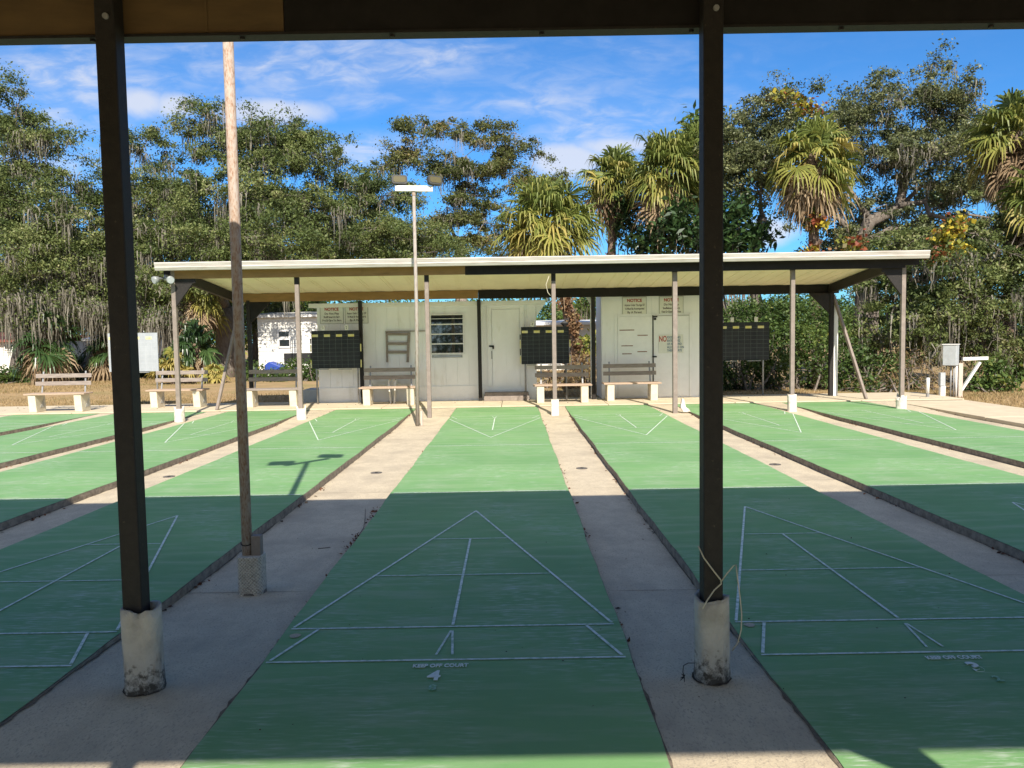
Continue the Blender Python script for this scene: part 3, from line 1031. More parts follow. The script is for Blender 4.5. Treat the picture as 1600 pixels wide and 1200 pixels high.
mb = MB()
mb.box((-.145, WY - .030, .41), (-.12, WY - .023, 2.28))
mb.build('centre_batten', M['shed_trim'], d)
mb = MB()
mb.box((-.56, WY - .05, 1.36), (-.44, WY - .036, 1.40))
mb.box((-.475, WY - .07, 1.31), (-.435, WY - .037, 1.37))
mb.build('padlock', M['black'], d)
mb = MB()
mb.box((-.51, WY - .042, 1.06), (-.485, WY - .036, 1.26))
mb.build('handle', M['leg_metal'], d)
stp = MB()
stp.box((-.70, WY - .34, .03), (.42, WY - .03, .15))
stp.box((-.68, WY - .30, .15), (.40, WY - .04, .24))
tag(stp.build('door_step', M['taupe_post'], bevel=.01), 'low grey step below the white shed door', 'step')
stp = MB()
stp.box((-5.35, WY + .3, 0), (-4.86, WY + 1.2, .34))
stp.box((-5.55, WY + .35, 0), (-5.36, WY + 1.2, .17))
tag(stp.build('side_step', M['box_grey'], bevel=.01), 'grey concrete steps at the left side of the long white shed', 'step')

s2 = empty('shed', (3.4, 20.0, .03), 'smaller white shed with double doors behind the far pavilion', 'shed')
groove_wall(2.25, 5.02, 19.12, .03, 2.70, 20.4, .62).build('wall', M['shed_white'], s2)
mb = MB()
mb.prism([(19.02, 2.70), (20.5, 2.70), (20.5, 2.80), (19.02, 2.80)], 'x', 2.16, 5.1)
mb.build('roof', M['shed_trim'], s2)
mb = MB()
mb.box((2.235, 19.10, .03), (2.28, 19.118, 2.69))
mb.box((5.0, 19.10, .03), (5.03, 19.118, 2.69))
mb.build('corner_trim', M['shed_trim'], s2)
Y2 = 19.12
for (a, b, nm) in ((2.64, 3.50, 'left'), (3.53, 4.41, 'right')):
    mb = MB()
    mb.box((a, Y2 - .03, .07), (b, Y2 - .002, 2.06))
    if nm == 'right':
        mb.box((a + .02, Y2 - .034, 1.02), (b - .02, Y2 - .030, 1.03))
    d = mb.build('door', M['shed_trim'], s2)
    if nm == 'left':
        mb = MB()
        for (px0, px1, py) in ((968, 991, 516), (996, 1012, 524), (971, 989, 540.5), (996, 1011, 549.5), (972, 987, 553)):
            p, q = at(px0, py, Y2 - .03), at(px1, py - .3, Y2 - .03)
            mb.box((p.x, Y2 - .034, p.z - .011), (q.x, Y2 - .0301, p.z + .011))
        mb.build('vent_slot', M['rust_slot'], d)
    else:
        mb = MB()
        mb.box((3.50, Y2 - .045, .05), (3.525, Y2 - .001, 2.08))
        mb.build('door_gap', M['black'], d)
        mb = MB()
        mb.box((3.49, Y2 - .06, 1.04), (3.60, Y2 - .046, 1.075))
        mb.tube([(3.56, Y2 - .05, 1.99), (3.56, Y2 - .085, 1.99)], .03, 10)
        mb.box((3.53, Y2 - .05, 2.03), (3.62, Y2 - .031, 2.06))
        mb.build('latch', M['black'], d)
mb = MB()
for a, b in (((2.56, Y2 - .02, .05), (2.635, Y2 - .001, 2.12)), ((4.415, Y2 - .036, .05), (4.49, Y2 - .001, 2.12)), ((2.64, Y2 - .021, 2.065), (4.41, Y2 - .001, 2.12))):
    mb.box(a, b)
mb.build('door_frame', M['shed_trim'], s2)
mb = MB()
mb.box((3.54, Y2 - .042, 2.062), (4.42, Y2 - .037, 2.075))
mb.box((4.408, Y2 - .036, .08), (4.414, Y2 - .0025, 2.06))
mb.build('door_shadow_gap', M['groove'], s2)

# downspout between the sheds
mb = MB()
a = at(925, 470, 19.02)
mb.bar((a.x, 19.06, .05), (a.x, 19.06, 2.40), .09, .07, up=(0, 1, 0))
mb.bar((a.x, 19.06, 2.39), (a.x - .10, 19.10, 2.58), .085, .07, up=(0, 1, 0))
mb.box((a.x - .05, 19.02, .66), (a.x + .05, 19.10, .70))
tag(mb.build('downspout', M['shed_trim'], bevel=.008), 'white square downspout beside the dark post in the gap between the sheds', 'downspout')

# wooden rack on the shed wall
rk = empty('wall_rack', (-2.75, WY - .03, 1.5), 'grey weathered wooden cue rack with three rails on the shed wall', 'rack')
A = [at(604, 519, WY - .03), at(639, 519, WY - .03), at(605, 566, WY - .03), at(637, 566, WY - .03)]
for p, q, wd in ((A[0], A[2], .045), (A[1], A[3], .06)):
    mb = MB()
    mb.bar(p, q, wd, .05, up=(0, 1, 0))
    mb.build('upright', M['bench_wood'], rk)
for t in (.06, .38, .66):
    p, q = A[0].lerp(A[2], t), A[1].lerp(A[3], t)
    mb = MB()
    mb.bar(p + Vector((.02, -.03, 0)), q + Vector((-.02, -.03, 0)), .03, .07)
    mb.build('rail', M['bench_wood'], rk)
mb = MB()
p = at(602, 518, WY - .03)
q = at(664, 517, WY - .03)
mb.bar(p, (q.x, q.y, p.z), .06, .018)
mb.build('top_shelf', M['bench_wood'], rk)


# ------------------------------------------------------------------ signs
FRONT = (R_(90), 0, 0)


def sign(px0, py0, px1, py1, Y, lines, label, heads=('NOTICE',), hm='sign_red'):
    a, b = at(px0, py0, Y), at(px1, py1, Y)
    cx, cz, w, h = (a.x + b.x) / 2, (a.z + b.z) / 2, b.x - a.x, a.z - b.z
    r = empty('notice_sign', (cx, Y, cz), label, 'sign', 'white signs on the sheds')
    mb = MB()
    mb.box((cx - w / 2, Y - .014, cz - h / 2), (cx + w / 2, Y - .004, cz + h / 2))
    mb.build('board', M['sign'], r)
    mb = MB()
    e = .012
    for p, q in (((cx - w / 2 - e, Y - .018, cz - h / 2 - e), (cx - w / 2, Y - .002, cz + h / 2 + e)), ((cx + w / 2, Y - .018, cz - h / 2 - e), (cx + w / 2 + e, Y - .002, cz + h / 2 + e)),
                 ((cx - w / 2, Y - .0175, cz - h / 2 - e), (cx + w / 2, Y - .002, cz - h / 2)), ((cx - w / 2, Y - .0175, cz + h / 2), (cx + w / 2, Y - .002, cz + h / 2 + e))):
        mb.box(p, q)
    mb.build('frame', M['groove'], r)
    text('NOTICE', h * .24, 'heading', M['sign_red'], r, (cx, Y - .0155, cz + h * .32), FRONT, bold=.004, sx=.95)
    zz = cz + h * .07
    for i, ln in enumerate(lines):
        text(ln, h * .165, 'lettering', M['sign_dark'], r, (cx, Y - .0155, zz - i * h * .20), FRONT, bold=.0018, sx=min(1, .92 * w / (len(ln) * h * .165 * .52)))
    return r


L1 = ['Do Not Play', 'Shuffleboard In Bare', 'Feet Or Open Toe Shoes']
L2 = ['Anyone Under The Age Of', '16 Must Be Accompanied', 'By A Parent']
sign(500.5, 479, 536.5, 505, WY, L1, 'bare feet notice sign above the scoreboard on the long shed')
sign(539.5, 478.5, 575, 504.5, WY, L2, 'under 16 notice sign behind the dark post on the long shed')
sign(973, 465, 1009.5, 492.5, Y2, L2, 'under 16 notice sign above the slotted door of the smaller shed')
sign(1030.5, 464, 1067, 491.5, Y2, L1, 'bare feet notice sign above the plain door of the smaller shed')
a, b = at(1029, 523, Y2 - .034), at(1067.5, 551.5, Y2 - .034)
cx, cz, w, h = (a.x + b.x) / 2, (a.z + b.z) / 2, b.x - a.x, a.z - b.z
YS = Y2 - .036
ns = empty('rules_sign', (cx, YS, cz), 'NO food drinks skates or bikes sign on the small shed door', 'sign', 'white signs on the sheds')
mb = MB()
mb.box((cx - w / 2, YS - .010, cz - h / 2), (cx + w / 2, YS, cz + h / 2))
mb.build('board', M['sign'], ns, bevel=.0)
text('NO', h * .42, 'heading', M['sign_red'], ns, (cx - w * .33, YS - .0115, cz + h * .26), FRONT, bold=.005, sx=.62)
for i, ln in enumerate(['FOOD, DRINKS,', 'SKATES OR BIKES', 'OF ANY KIND', 'ALLOWED ON', 'THESE COURTS']):
    text(ln, h * .17, 'lettering', M['sign_blue'], ns, (cx - w * .16, YS - .0115, cz + h * .34 - i * h * .175), FRONT, align='LEFT', bold=.002, sx=min(.9, .62 * w / (len(ln) * h * .17 * .6)))


# ------------------------------------------------------------------ scoreboards
def scoreboard(px0, px1, py0, py1, Y, label, bm='blackboard', gm='grid', legs=(.07, .9), cards=(), side=True):
    a, b = at(px0, py0, Y), at(px1, py1, Y)
    x0, x1, z1, z0 = a.x, b.x, a.z, b.z
    r = empty('scoreboard', ((x0 + x1) / 2, Y, .03), label, 'scoreboard', 'score blackboards on legs along the far walkway')
    w, h = x1 - x0, z1 - z0
    mb = MB()
    mb.box((x0, Y, z0), (x1, Y + .03, z1))
    pn = mb.build('panel', M[bm], r, bevel=.004)
    mb = MB()
    for k in range(9):
        xx = x0 + w * k / 8
        if 0 < k < 8:
            mb.box((xx - .0035, Y - .0022, z0 + .01), (xx + .0035, Y - .0004, z1 - .02))
    for k in range(1, 9):
        zz = z0 + h * k / 9.3
        mb.box((x0 + .01, Y - .0016, zz - .0035), (x1 - .01, Y - .0003, zz + .0035))
    mb.build('grid_lines', M[gm], pn)
    for k in range(4):
        xx = x0 + w * (.015 + .25 * k)
        mb = MB()
        mb.box((xx, Y - .004, z1 - h * .165), (xx + w * .125, Y - .0024, z1 - h * .10))
        mb.build('name_strip', M['yellow'], pn)
    if side:
        for s, xx in ((-1, x0 - .035), (1, x1 + .010)):
            for (f0, f1, mm) in ((.02, .22, 'yellow'), (.24, .42, 'black'), (.44, .64, 'yellow'), (.66, .8, 'black')):
                mb = MB()
                mb.box((xx, Y, z0 + h * f0), (xx + .025, Y + .02, z0 + h * f1))
                mb.build('side_marker', M[mm], pn)
    for f in legs:
        mb = MB()
        xx = x0 + w * f
        mb.tube([(xx, Y + .055, .0), (xx, Y + .055, z0 + h * .8)], .022, 10)
        mb.build('leg', M['leg_metal'], r, smooth=True)
    mb = MB()
    mb.box((x0 + w * .12, Y - .05, z0 - .028), (x0 + w * .34, Y + .02, z0 - .012))
    mb.box((x0 + w * .55, Y - .05, z0 - .028), (x0 + w * .82, Y + .02, z0 - .012))
    mb.build('chalk_tray', M['leg_metal'], r)
    for (f, ch) in cards:
        xx = x0 + w * f
        mb = MB()
        mb.box((xx, Y + .004, z1 + .006), (xx + .085, Y + .016, z1 + .125))
        c = mb.build('number_card', M['card'], r)
        if ch:
            text(ch, .09, 'card_number', M['sign_dark'], c, (xx + .042, Y + .003, z1 + .066), FRONT, bold=.001)
    return r


scoreboard(486, 563, 517, 575, 18.78, 'black gridded scoreboard before the left end of the long shed', legs=(.08, .94), cards=((.21, '1'), (.70, '2')))
scoreboard(814, 889.5, 511, 568, 18.9, 'black gridded scoreboard right of the white shed door', legs=(.08, .94), cards=((.2, '3'),))
scoreboard(1124.5, 1202, 504, 562, 19.3, 'black gridded scoreboard before the hedge beside the right dark post', legs=(.03, .89), cards=((.22, ''), (.70, '')), side=False)
scoreboard(168, 248, 521, 580, 19.0, 'fairly light grey scoreboard in the sun behind the left dark post', bm='board_grey', gm='grid_grey', legs=(.10, .94), side=False)

# ------------------------------------------------------------------ benches
bn = empty('bench', (0, 0, 0))
for s in (-1, 1):
    mb = MB()
    x = s * .52
    # splayed concrete end block with a recess in its inner and outer faces
    poly = [(-.20, 0), (.20, 0), (.17, .40), (-.24, .40)]
    mb.prism(poly, 'x', x - .085, x + .085)
    o = mb.build('end_block', M['bench_conc'], bn, bevel=.01)
    for xx in (x - .0895, x + .0855):
        mb = MB()
        mb.prism([(-.06, .10), (.12, .10), (.10, .30)], 'x', xx, xx + .004)
        mb.build('block_recess', M['groove'], o)
    mb = MB()
    mb.bar((s * .50, .17, .42), (s * .49, .27, .93), .035, .012, up=(0, 1, 0))
    mb.build('back_strap', M['leg_metal'], bn)
mb = MB()
mb.box((-.69, -.26, .402), (.69, -.05, .438))
mb.box((-.69, -.04, .402), (.69, .17, .438))
mb.build('seat', M['seat_wood'], bn, bevel=.006)
for z, y in ((.60, .20), (.78, .235)):
    mb = MB()
    mb.box((-.645, y - .03, z), (.645, y - .002, z + .095))
    mb.build('back_slat', M['bench_wood'], bn, bevel=.006)
BL = [(-10.60, 17.95, 'sunlit wooden bench on the walkway left of the grey scoreboard'),
      (-8.12, 18.66, 'sunlit wooden bench behind the white footed left corner post of the far roof'),
      (-5.72, 18.36, 'dark slatted bench just left of the first black scoreboard'),
      (-2.93, 18.32, 'brown bench against the long shed with white chairs behind it'),
      (1.19, 18.22, 'bench in the gap between the two sheds, below the middle scoreboard'),
      (2.87, 18.50, 'brown bench in front of the slotted door of the smaller shed')]
for i, (x, y, lb) in enumerate(BL):
    o = bn if i == 0 else copy_tree(bn)
    o.location = (x, y, .03)
    o.rotation_euler.z = R_([2, -1, 0, 0, -1, 1][i])
    tag(o, lb, 'bench', 'concrete footed benches along the far walkway')
    ch = [c for c in o.children if c.name.startswith('seat')][0]
    if i in (2,):
        ch.data = ch.data.copy()
        ch.data.materials[0] = M['bench_wood']

# white plastic chairs behind the bench at the shed
pc = empty('plastic_chair', (0, 0, 0))
mb = MB()
mb.prism([(-.22, .40), (.20, .385), (.20, .415), (-.22, .43)], 'x', -.22, .22)
mb.build('seat', M['plastic'], pc, bevel=.01)
mb = MB()
for k in range(6):
    a = -.19 + k * .076
    mb.bar((a * .95, .20, .41), (a, .30, .80), .045, .015, up=(0, 1, 0))
mb.bar((-.24, .30, .80), (.24, .30, .80), .03, .07)
mb.build('backrest', M['plastic'], pc)
for s in (-1, 1):
    mb = MB()
    mb.tube([(s * .23, .27, .66), (s * .27, 0, .64), (s * .26, -.22, .62), (s * .25, -.24, .55)], .02, 8)
    mb.build('armrest', M['plastic'], pc, smooth=True)
    for y0, yt in ((-.24, -.20), (.28, .2)):
        mb = MB()
        mb.bar((s * .26, y0, 0), (s * .22, yt, .56 if y0 < 0 else .44), .055, .03)
        mb.build('leg', M['plastic'], pc)
pc.location = (-3.24, 18.90, .03)
pc.rotation_euler.z = R_(97)
tag(pc, 'white plastic armchair behind the bench, next to the scoreboard', 'chair', 'white plastic chairs at the long shed')
c2 = copy_tree(pc)
c2.location = (-2.66, 18.91, .03)
c2.rotation_euler.z = R_(-85)
tag(c2, 'white plastic armchair behind the bench, nearer the slim light pole', 'chair', 'white plastic chairs at the long shed')

# ------------------------------------------------------------------ utility posts on the right
eb = empty('electrical_box', (10.5, 18.4, 0), 'grey electrical cabinet on a post with conduits and a white timber arm', 'electrical box')
a, b = at(1478.5, 539, 18.25), at(1503.5, 571, 18.25)
mb = MB()
mb.box((a.x + .05, 18.25, b.z), (b.x - .05, 18.53, a.z), rz=R_(-42))
mb.build('cabinet', M['box_grey'], eb, bevel=.01)
mb = MB()
mb.box((a.x + .035, 18.235, a.z), (b.x - .035, 18.545, a.z + .02), rz=R_(-42))
mb.build('cabinet_lid', M['alu'], eb)
p = at(1497, 600, 18.4)
mb = MB()
mb.box((p.x - .01, 18.36, -.02), (p.x + .09, 18.46, b.z + .05))
mb.build('post', M['pale_post'], eb)
for k, xx in enumerate((-.19, -.12, -.06)):
    mb = MB()
    mb.tube([(p.x + xx, 18.38, -.02), (p.x + xx, 18.38, b.z + .01)], .018 if k < 2 else .026, 8)
    mb.build('conduit', M['leg_metal'] if k < 2 else M['white_paint'], eb, smooth=True)
q0, q1 = at(1504, 561, 18.45), at(1543, 559.5, 18.45)
mb = MB()
mb.bar(q0, q1, .07, .075)
mb.build('arm', M['white_paint'], eb)
mb = MB()
mb.bar(at(1501, 611, 18.42), at(1531, 566, 18.42), .07, .05)
mb.build('arm_brace', M['white_paint'], eb)
p = at(1449.5, 610, 18.1)
mb = MB()
mb.tube([(p.x, 18.1, -.02), (p.x, 18.1, .12)], .036, 12)
o = mb.build('bollard', M['leg_metal'])
tag(o, 'short white capped pipe standing at the walkway corner', 'pipe')
mb = MB()
mb.tube([(p.x, 18.1, .12), (p.x, 18.1, .475), (p.x, 18.1, .485)], [.038, .038, .03], 12)
mb.build('pipe_cap', M['white_paint'], o, smooth=True)
p = at(1472, 600, 18.5)
mp = empty('meter_pedestal', (p.x, 18.5, 0), 'small grey and white meter pedestal left of the electrical cabinet', 'pedestal')
mb = MB()
mb.box((p.x - .06, 18.46, .26), (p.x + .06, 18.56, .58))
mb.build('meter_box', M['box_grey'], mp, bevel=.006)
mb = MB()
mb.prism([(p.x - .05, -.02), (p.x + .065, -.02), (p.x + .065, .26), (p.x - .05, .24)], 'y', 18.462, 18.55)
mb.build('pedestal_base', M['white_paint'], mp)


# ------------------------------------------------------------------ vegetation
def unit(a):
    return a / np.maximum(np.linalg.norm(a, axis=1, keepdims=True), 1e-9)


def leaves(name, P, size, tint, m, parent, up=.5, aspect=.5, jit=.35, toward=None):
    n = len(P)
    nrm = rng.normal(size=(n, 3))
    nrm[:, 2] = np.abs(nrm[:, 2]) * .8 + up
    if toward is not None:
        nrm += np.array(toward)
    nrm = unit(nrm)
    t = unit(np.cross(nrm, rng.normal(size=(n, 3))))
    b = np.cross(nrm, t)
    s = (size * (1 + jit * rng.normal(size=n))).clip(size * .4, size * 1.9)[:, None]
    V = np.empty((n, 4, 3))
    V[:, 0] = P + t * s * .5
    V[:, 1] = P + b * s * .5 * aspect + t * s * .06
    V[:, 2] = P - t * s * .5
    V[:, 3] = P - b * s * .5 * aspect + t * s * .06
    V[:, 0, 2] -= s[:, 0] * .08
    F = np.arange(n * 4).reshape(n, 4)
    return npmesh(name, V.reshape(-1, 3), F, m, parent, tint)


def strands(name, P, length, width, tint, m, parent, segs=4, sway=.06):
    n = len(P)
    a = rng.uniform(0, 2 * math.pi, n)
    side = np.stack([np.cos(a), np.sin(a), np.zeros(n)], 1)
    V = np.empty((n, segs + 1, 2, 3))
    c = P.copy()
    off = rng.normal(size=(n, 3)) * sway
    off[:, 2] = 0
    for k in range(segs + 1):
        t = k / segs
        w = (width * (1.15 - t) * (0.7 + .6 * rng.random(n)))[:, None] * .5
        cc = c + off * math.sin(t * 3.1) + rng.normal(size=(n, 3)) * np.array([.012, .012, 0])
        cc[:, 2] = P[:, 2] - length * t
        V[:, k, 0] = cc - side * w
        V[:, k, 1] = cc + side * w
    idx = np.arange(n * (segs + 1) * 2).reshape(n, segs + 1, 2)
    F = np.stack([idx[:, :-1, 0], idx[:, :-1, 1], idx[:, 1:, 1], idx[:, 1:, 0]], -1).reshape(-1, 4)
    return npmesh(name, V.reshape(-1, 3), F, m, parent, np.repeat(tint, segs))


def lobe_px(spec):
    """(px, py, rx_px, ry_px, Y) -> centre, radii in metres"""
    out = []
    for (px, py, rx, ry, Y) in spec:
        c = at(px, py, Y)
        k = Y / FPX
        out.append((np.array(c), np.array([rx * k, max(rx, ry) * k * .85, ry * k])))
    return out


def clumps_of(lobes, dens, shell=.55, lift=.15, pad=0.0):
    """clump centres; with pad > 0 they gather in flat sprays carried by the branch ends"""
    C, Lb, Pd = [], [], []
    npad = 0
    for i, (c, r) in enumerate(lobes):
        area = 4 * math.pi * ((r[0] * r[1]) ** 1.6 + (r[0] * r[2]) ** 1.6 + (r[1] * r[2]) ** 1.6) ** (1 / 1.6) / 3 ** (1 / 1.6)
        n = max(3, int(area * dens))
        k = n if pad <= 0 else max(2, int(n / 7))
        d = rng.normal(size=(k, 3))
        d[:, 2] += lift
        d = unit(d)
        ctr = c + d * r * (rng.uniform(shell, 1.0, k) ** .7)[:, None]
        if pad <= 0:
            C.append(ctr)
            Pd.append(np.arange(npad, npad + k))
            npad += k
            Lb += [i] * k
        else:
            w = rng.uniform(.5, 1.5, k)
            idx = rng.choice(k, n, p=w / w.sum())
            sp = rng.uniform(.7, 1.25, k)[idx][:, None]
            off = rng.normal(size=(n, 3)) * np.array([pad, pad, pad * .44]) * sp
            off[:, 2] -= .28 * (off[:, 0] ** 2 + off[:, 1] ** 2)
            C.append(ctr[idx] + off)
            Pd.append(npad + idx)
            npad += k
            Lb += [i] * n
    return np.concatenate(C), np.array(Lb), np.concatenate(Pd)


def curve_pts(p, q, n, wig, sag=0.0):
    p, q = np.array(p, float), np.array(q, float)
    L = np.linalg.norm(q - p)
    o = rng.normal(size=3) * wig * L
    o2 = rng.normal(size=3) * wig * L * .5
    pts = []
    for k in range(n):
        t = k / (n - 1)
        pts.append(p + (q - p) * t + o * math.sin(math.pi * t) + o2 * math.sin(2 * math.pi * t) + np.array([0, 0, sag * L * math.sin(math.pi * t)]))
    return pts


def oak(name, label, base, lobes_spec, trunk_r=.35, dens=1.5, per=110, leaf=.115, sig=.34, moss=.4, mlen=(.5, 1.6), lm='oak_leaf', bm='bark',
        fork=None, group='moss hung oaks around the courts', twigs=.35, tshift=0.0, extra_limbs=(), cat='tree', moss_low=.6, shell=.45, pad=.55):
    bx, by = base
    root = empty(name, (bx, by, -.02), label, cat, group)
    lobes = lobe_px(lobes_spec)
    C, Lb, Pd = clumps_of(lobes, dens, shell, pad=pad)
    n = len(C)
    padtint = rng.normal(0, .15, Pd.max() + 1)[Pd]
    # leaves
    reps = (per * rng.uniform(.5, 1.45, n)).astype(int)
    P = np.repeat(C, reps, axis=0)
    sg = np.repeat(sig * .60 * rng.uniform(.55, 1.5, n), reps)[:, None]
    P = P + rng.normal(size=P.shape) * sg * np.array([1, 1, .6])
    tint = np.repeat(rng.normal(.42, .10, n) + padtint, reps) + rng.normal(0, .17, len(P)) + tshift
    leaves('crown', P, leaf, tint, M[lm], root, up=.15)
    # trunk and limbs
    mb = MB()
    cen = np.array([c for c, r in lobes])
    fk = np.array(fork) if fork is not None else np.array([bx * .6 + cen[:, 0].mean() * .4, by * .7 + cen[:, 1].mean() * .3, max(1.6, cen[:, 2].min() * .62)])
    tp = curve_pts((bx, by, -.1), fk, 6, .04)
    mb.tube(tp, [trunk_r * (1.25 if k == 0 else 1.0 - .06 * k) for k in range(6)], 10)
    nodes = [(np.array(p_), trunk_r * .62, 0.0) for p_ in tp[3:]]
    order = sorted(range(len(lobes)), key=lambda i: np.linalg.norm(lobes[i][0] - fk))
    for i in order:
        c, r = lobes[i]
        best, bj = 1e9, 0
        for j, (q, rq, dl) in enumerate(nodes):
            d_ = np.linalg.norm(c - q) + .35 * dl + (2.0 if q[2] > c[2] + .3 else 0)
            if d_ < best:
                best, bj = d_, j
        q, rq, dl = nodes[bj]
        Lc = np.linalg.norm(c - q)
        r0 = min(rq * .85, .035 + .045 * Lc) if bj > 2 else rq * .75
        k_ = max(4, int(Lc / .6) + 2)
        lp_ = curve_pts(q, c + np.array([0, 0, r[2] * .25]), k_, .09, .04)
        rr_ = [max(r0 * (1 - .8 * k / (k_ - 1)), .018) for k in range(k_)]
        mb.tube(lp_, rr_, 7)
        nodes += [(np.array(p_), r_, dl + Lc * k / k_) for k, (p_, r_) in enumerate(zip(lp_, rr_)) if k > 0]
        mine = C[Lb == i]
        for q in mine[rng.random(len(mine)) < twigs]:
            kk = rng.integers(k_ // 2, k_)
            rad = min(rr_[kk] * .6, .035)
            mb.tube(curve_pts(lp_[kk], q, 4, .10), [rad, rad * .7, rad * .45, rad * .2], 5, cap=False)
    for (pts, r0, r1) in extra_limbs:
        pts = [at(*p) for p in pts]
        k = len(pts)
        mb.tube(pts, [r0 + (r1 - r0) * i / (k - 1) for i in range(k)], 8)
    mb.build('trunk', M[bm], root, smooth=True)
    # moss
    if moss > 0:
        # hang mostly from the lower half of each lobe
        rel = np.array([(C[i, 2] - lobes[Lb[i]][0][2]) / lobes[Lb[i]][1][2] for i in range(n)])
        pick = rng.random(n) < moss * np.where(rel < .1, 1.0, moss_low * .5)
        H = C[pick]
        if len(H):
            k = rng.integers(10, 26, len(H))
            P = np.repeat(H, k, axis=0)
            ml = np.repeat(mlen[0] * .6 + (mlen[1] - mlen[0] * .6) * rng.random(len(H)) ** 2.2, k) * rng.uniform(.25, 1.0, len(P))
            P = P + rng.normal(size=P.shape) * np.array([.17, .17, .08])
            tn = np.repeat(rng.normal(.5, .18, len(H)), k) + rng.normal(0, .12, len(P))
            strands('spanish_moss', P, ml, .042, tn, M['moss'], root)
    return root


def palm(label, base, top, n=42, petl=.75, blade=1.0, dead=20, trunk_r=.17, name='palm_tree', group='cabbage palms around the courts', lm='palm_leaf', elr=(-50, 85), tsh=0.0, bend=None):
    root = empty(name, (base[0], base[1], -.02), label, 'palm tree', group)
    top = np.array(top, float)
    b = np.array([base[0], base[1], -.1])
    mid = (b + top) / 2 if bend is None else np.array(bend, float)
    pts = [(1 - t) ** 2 * b + 2 * t * (1 - t) * mid + t * t * top for t in np.linspace(0, 1, 16)]
    mb = MB()
    mb.tube(pts, [trunk_r * (1.15 if i < 2 else 1.0 + .10 * math.sin(i * 2.4)) for i in range(16)], 12)
    rs = random.Random(int(abs(top[0] * 97 + top[2] * 31)))
    for k in range(46):  # leaf boots up the trunk
        t = rs.uniform(.35, 1)
        p = Vector(pts[int(t * 15)])
        a = rs.uniform(0, 6.28)
        o = Vector((math.cos(a), math.sin(a), 0))
        mb.bar(p + o * trunk_r * .8, p + o * trunk_r * 1.5 + Vector((0, 0, .22)), .06, .025)
    mb.build('trunk', M['palm_bark'], root, smooth=False)

    def crown(nm, cnt, e0, e1, m, pl, bl, droop, t0, t1, segs=22):
        V, F, T = [], [], []
        kk = 0
        live = nm == 'fronds'
        for i in range(cnt):
            az = rs.uniform(0, 2 * math.pi)
            fr = rs.random() ** (.8 if live else 1)
            el = R_(e0 + (e1 - e0) * fr)
            pl_, bl_ = pl * rs.uniform(.65, 1.35), bl * rs.uniform(.7, 1.15)
            d = np.array([math.cos(el) * math.cos(az), math.cos(el) * math.sin(az), math.sin(el)])
            c0 = top + np.array([rs.uniform(-.08, .08), rs.uniform(-.08, .08), rs.uniform(-.45, .1)])
            h = c0 + d * pl_ - np.array([0, 0, .16 * pl_ * pl_])
            # the blade hangs a little steeper than its stalk and is rolled about it
            d = d - np.array([0, 0, rs.uniform(.15, .55) if live else .3])
            d = d / np.linalg.norm(d)
            s = np.cross(d, [0, 0, 1.0])
            s = s / max(np.linalg.norm(s), 1e-6)
            u = np.cross(s, d)
            ro = rs.gauss(0, .45)
            s, u = s * math.cos(ro) + u * math.sin(ro), u * math.cos(ro) - s * math.sin(ro)
            tn = t0 + (t1 - t0) * fr + rs.gauss(0, .16)
            torn = rs.uniform(0, .25)

            def addq(a, b, c, e, tt):
                nonlocal kk
                V.extend((a, b, c, e))
                F.append((kk, kk + 1, kk + 2, kk + 3))
                T.append(tt)
                kk += 4
            addq(c0 - s * .022, c0 + s * .022, h + s * .015, h - s * .015, tn + .1)
            addq(c0 - u * .022, c0 + u * .022, h + u * .015, h - u * .015, tn + .1)
            for q in range(segs):
                if rs.random() < torn:
                    continue
                a = R_(-112 + 224 * q / (segs - 1))
                sd = d * math.cos(a) + s * math.sin(a)
                sd = sd + u * (.30 * abs(math.sin(a)) - .06 * math.cos(a))
                Ls = bl_ * (1 - .26 * abs(a) / 2.06) * rs.uniform(.82, 1.06)
                dr = droop * rs.uniform(.5, 1.6)
                w = np.cross(sd, u)
                w = w / max(np.linalg.norm(w), 1e-6)
                w = w + u * rs.uniform(-.6, .6)
                p0 = h + sd * .03
                p1 = h + sd * Ls * .45 - np.array([0, 0, dr * Ls * .05])
                p2 = h + sd * Ls * .74 - np.array([0, 0, dr * Ls * .22])
                p3 = h + sd * Ls * .90 - np.array([0, 0, dr * Ls * .62])
                tt = tn + rs.uniform(-.1, .1)
                addq(p0 - w * .014, p0 + w * .014, p1 + w * .034, p1 - w * .034, tt)
                addq(p1 - w * .034, p1 + w * .034, p2 + w * .024, p2 - w * .024, tt + .03)
                addq(p2 - w * .024, p2 + w * .024, p3 + w * .004, p3 - w * .004, tt + .10)
        npmesh(nm, np.array(V), np.array(F), m, root, np.array(T))
    crown('fronds', int(n * 1.45), elr[0] - 4, elr[1], M[lm], petl * .95, blade * .92, .75, .80 + tsh, .34 + tsh)
    if dead:
        crown('dead_skirt', int(dead * 1.9), -89, -50, M['palm_dead'], petl * 1.0, blade * .95, .6, .3, .7, segs=14)
    return root


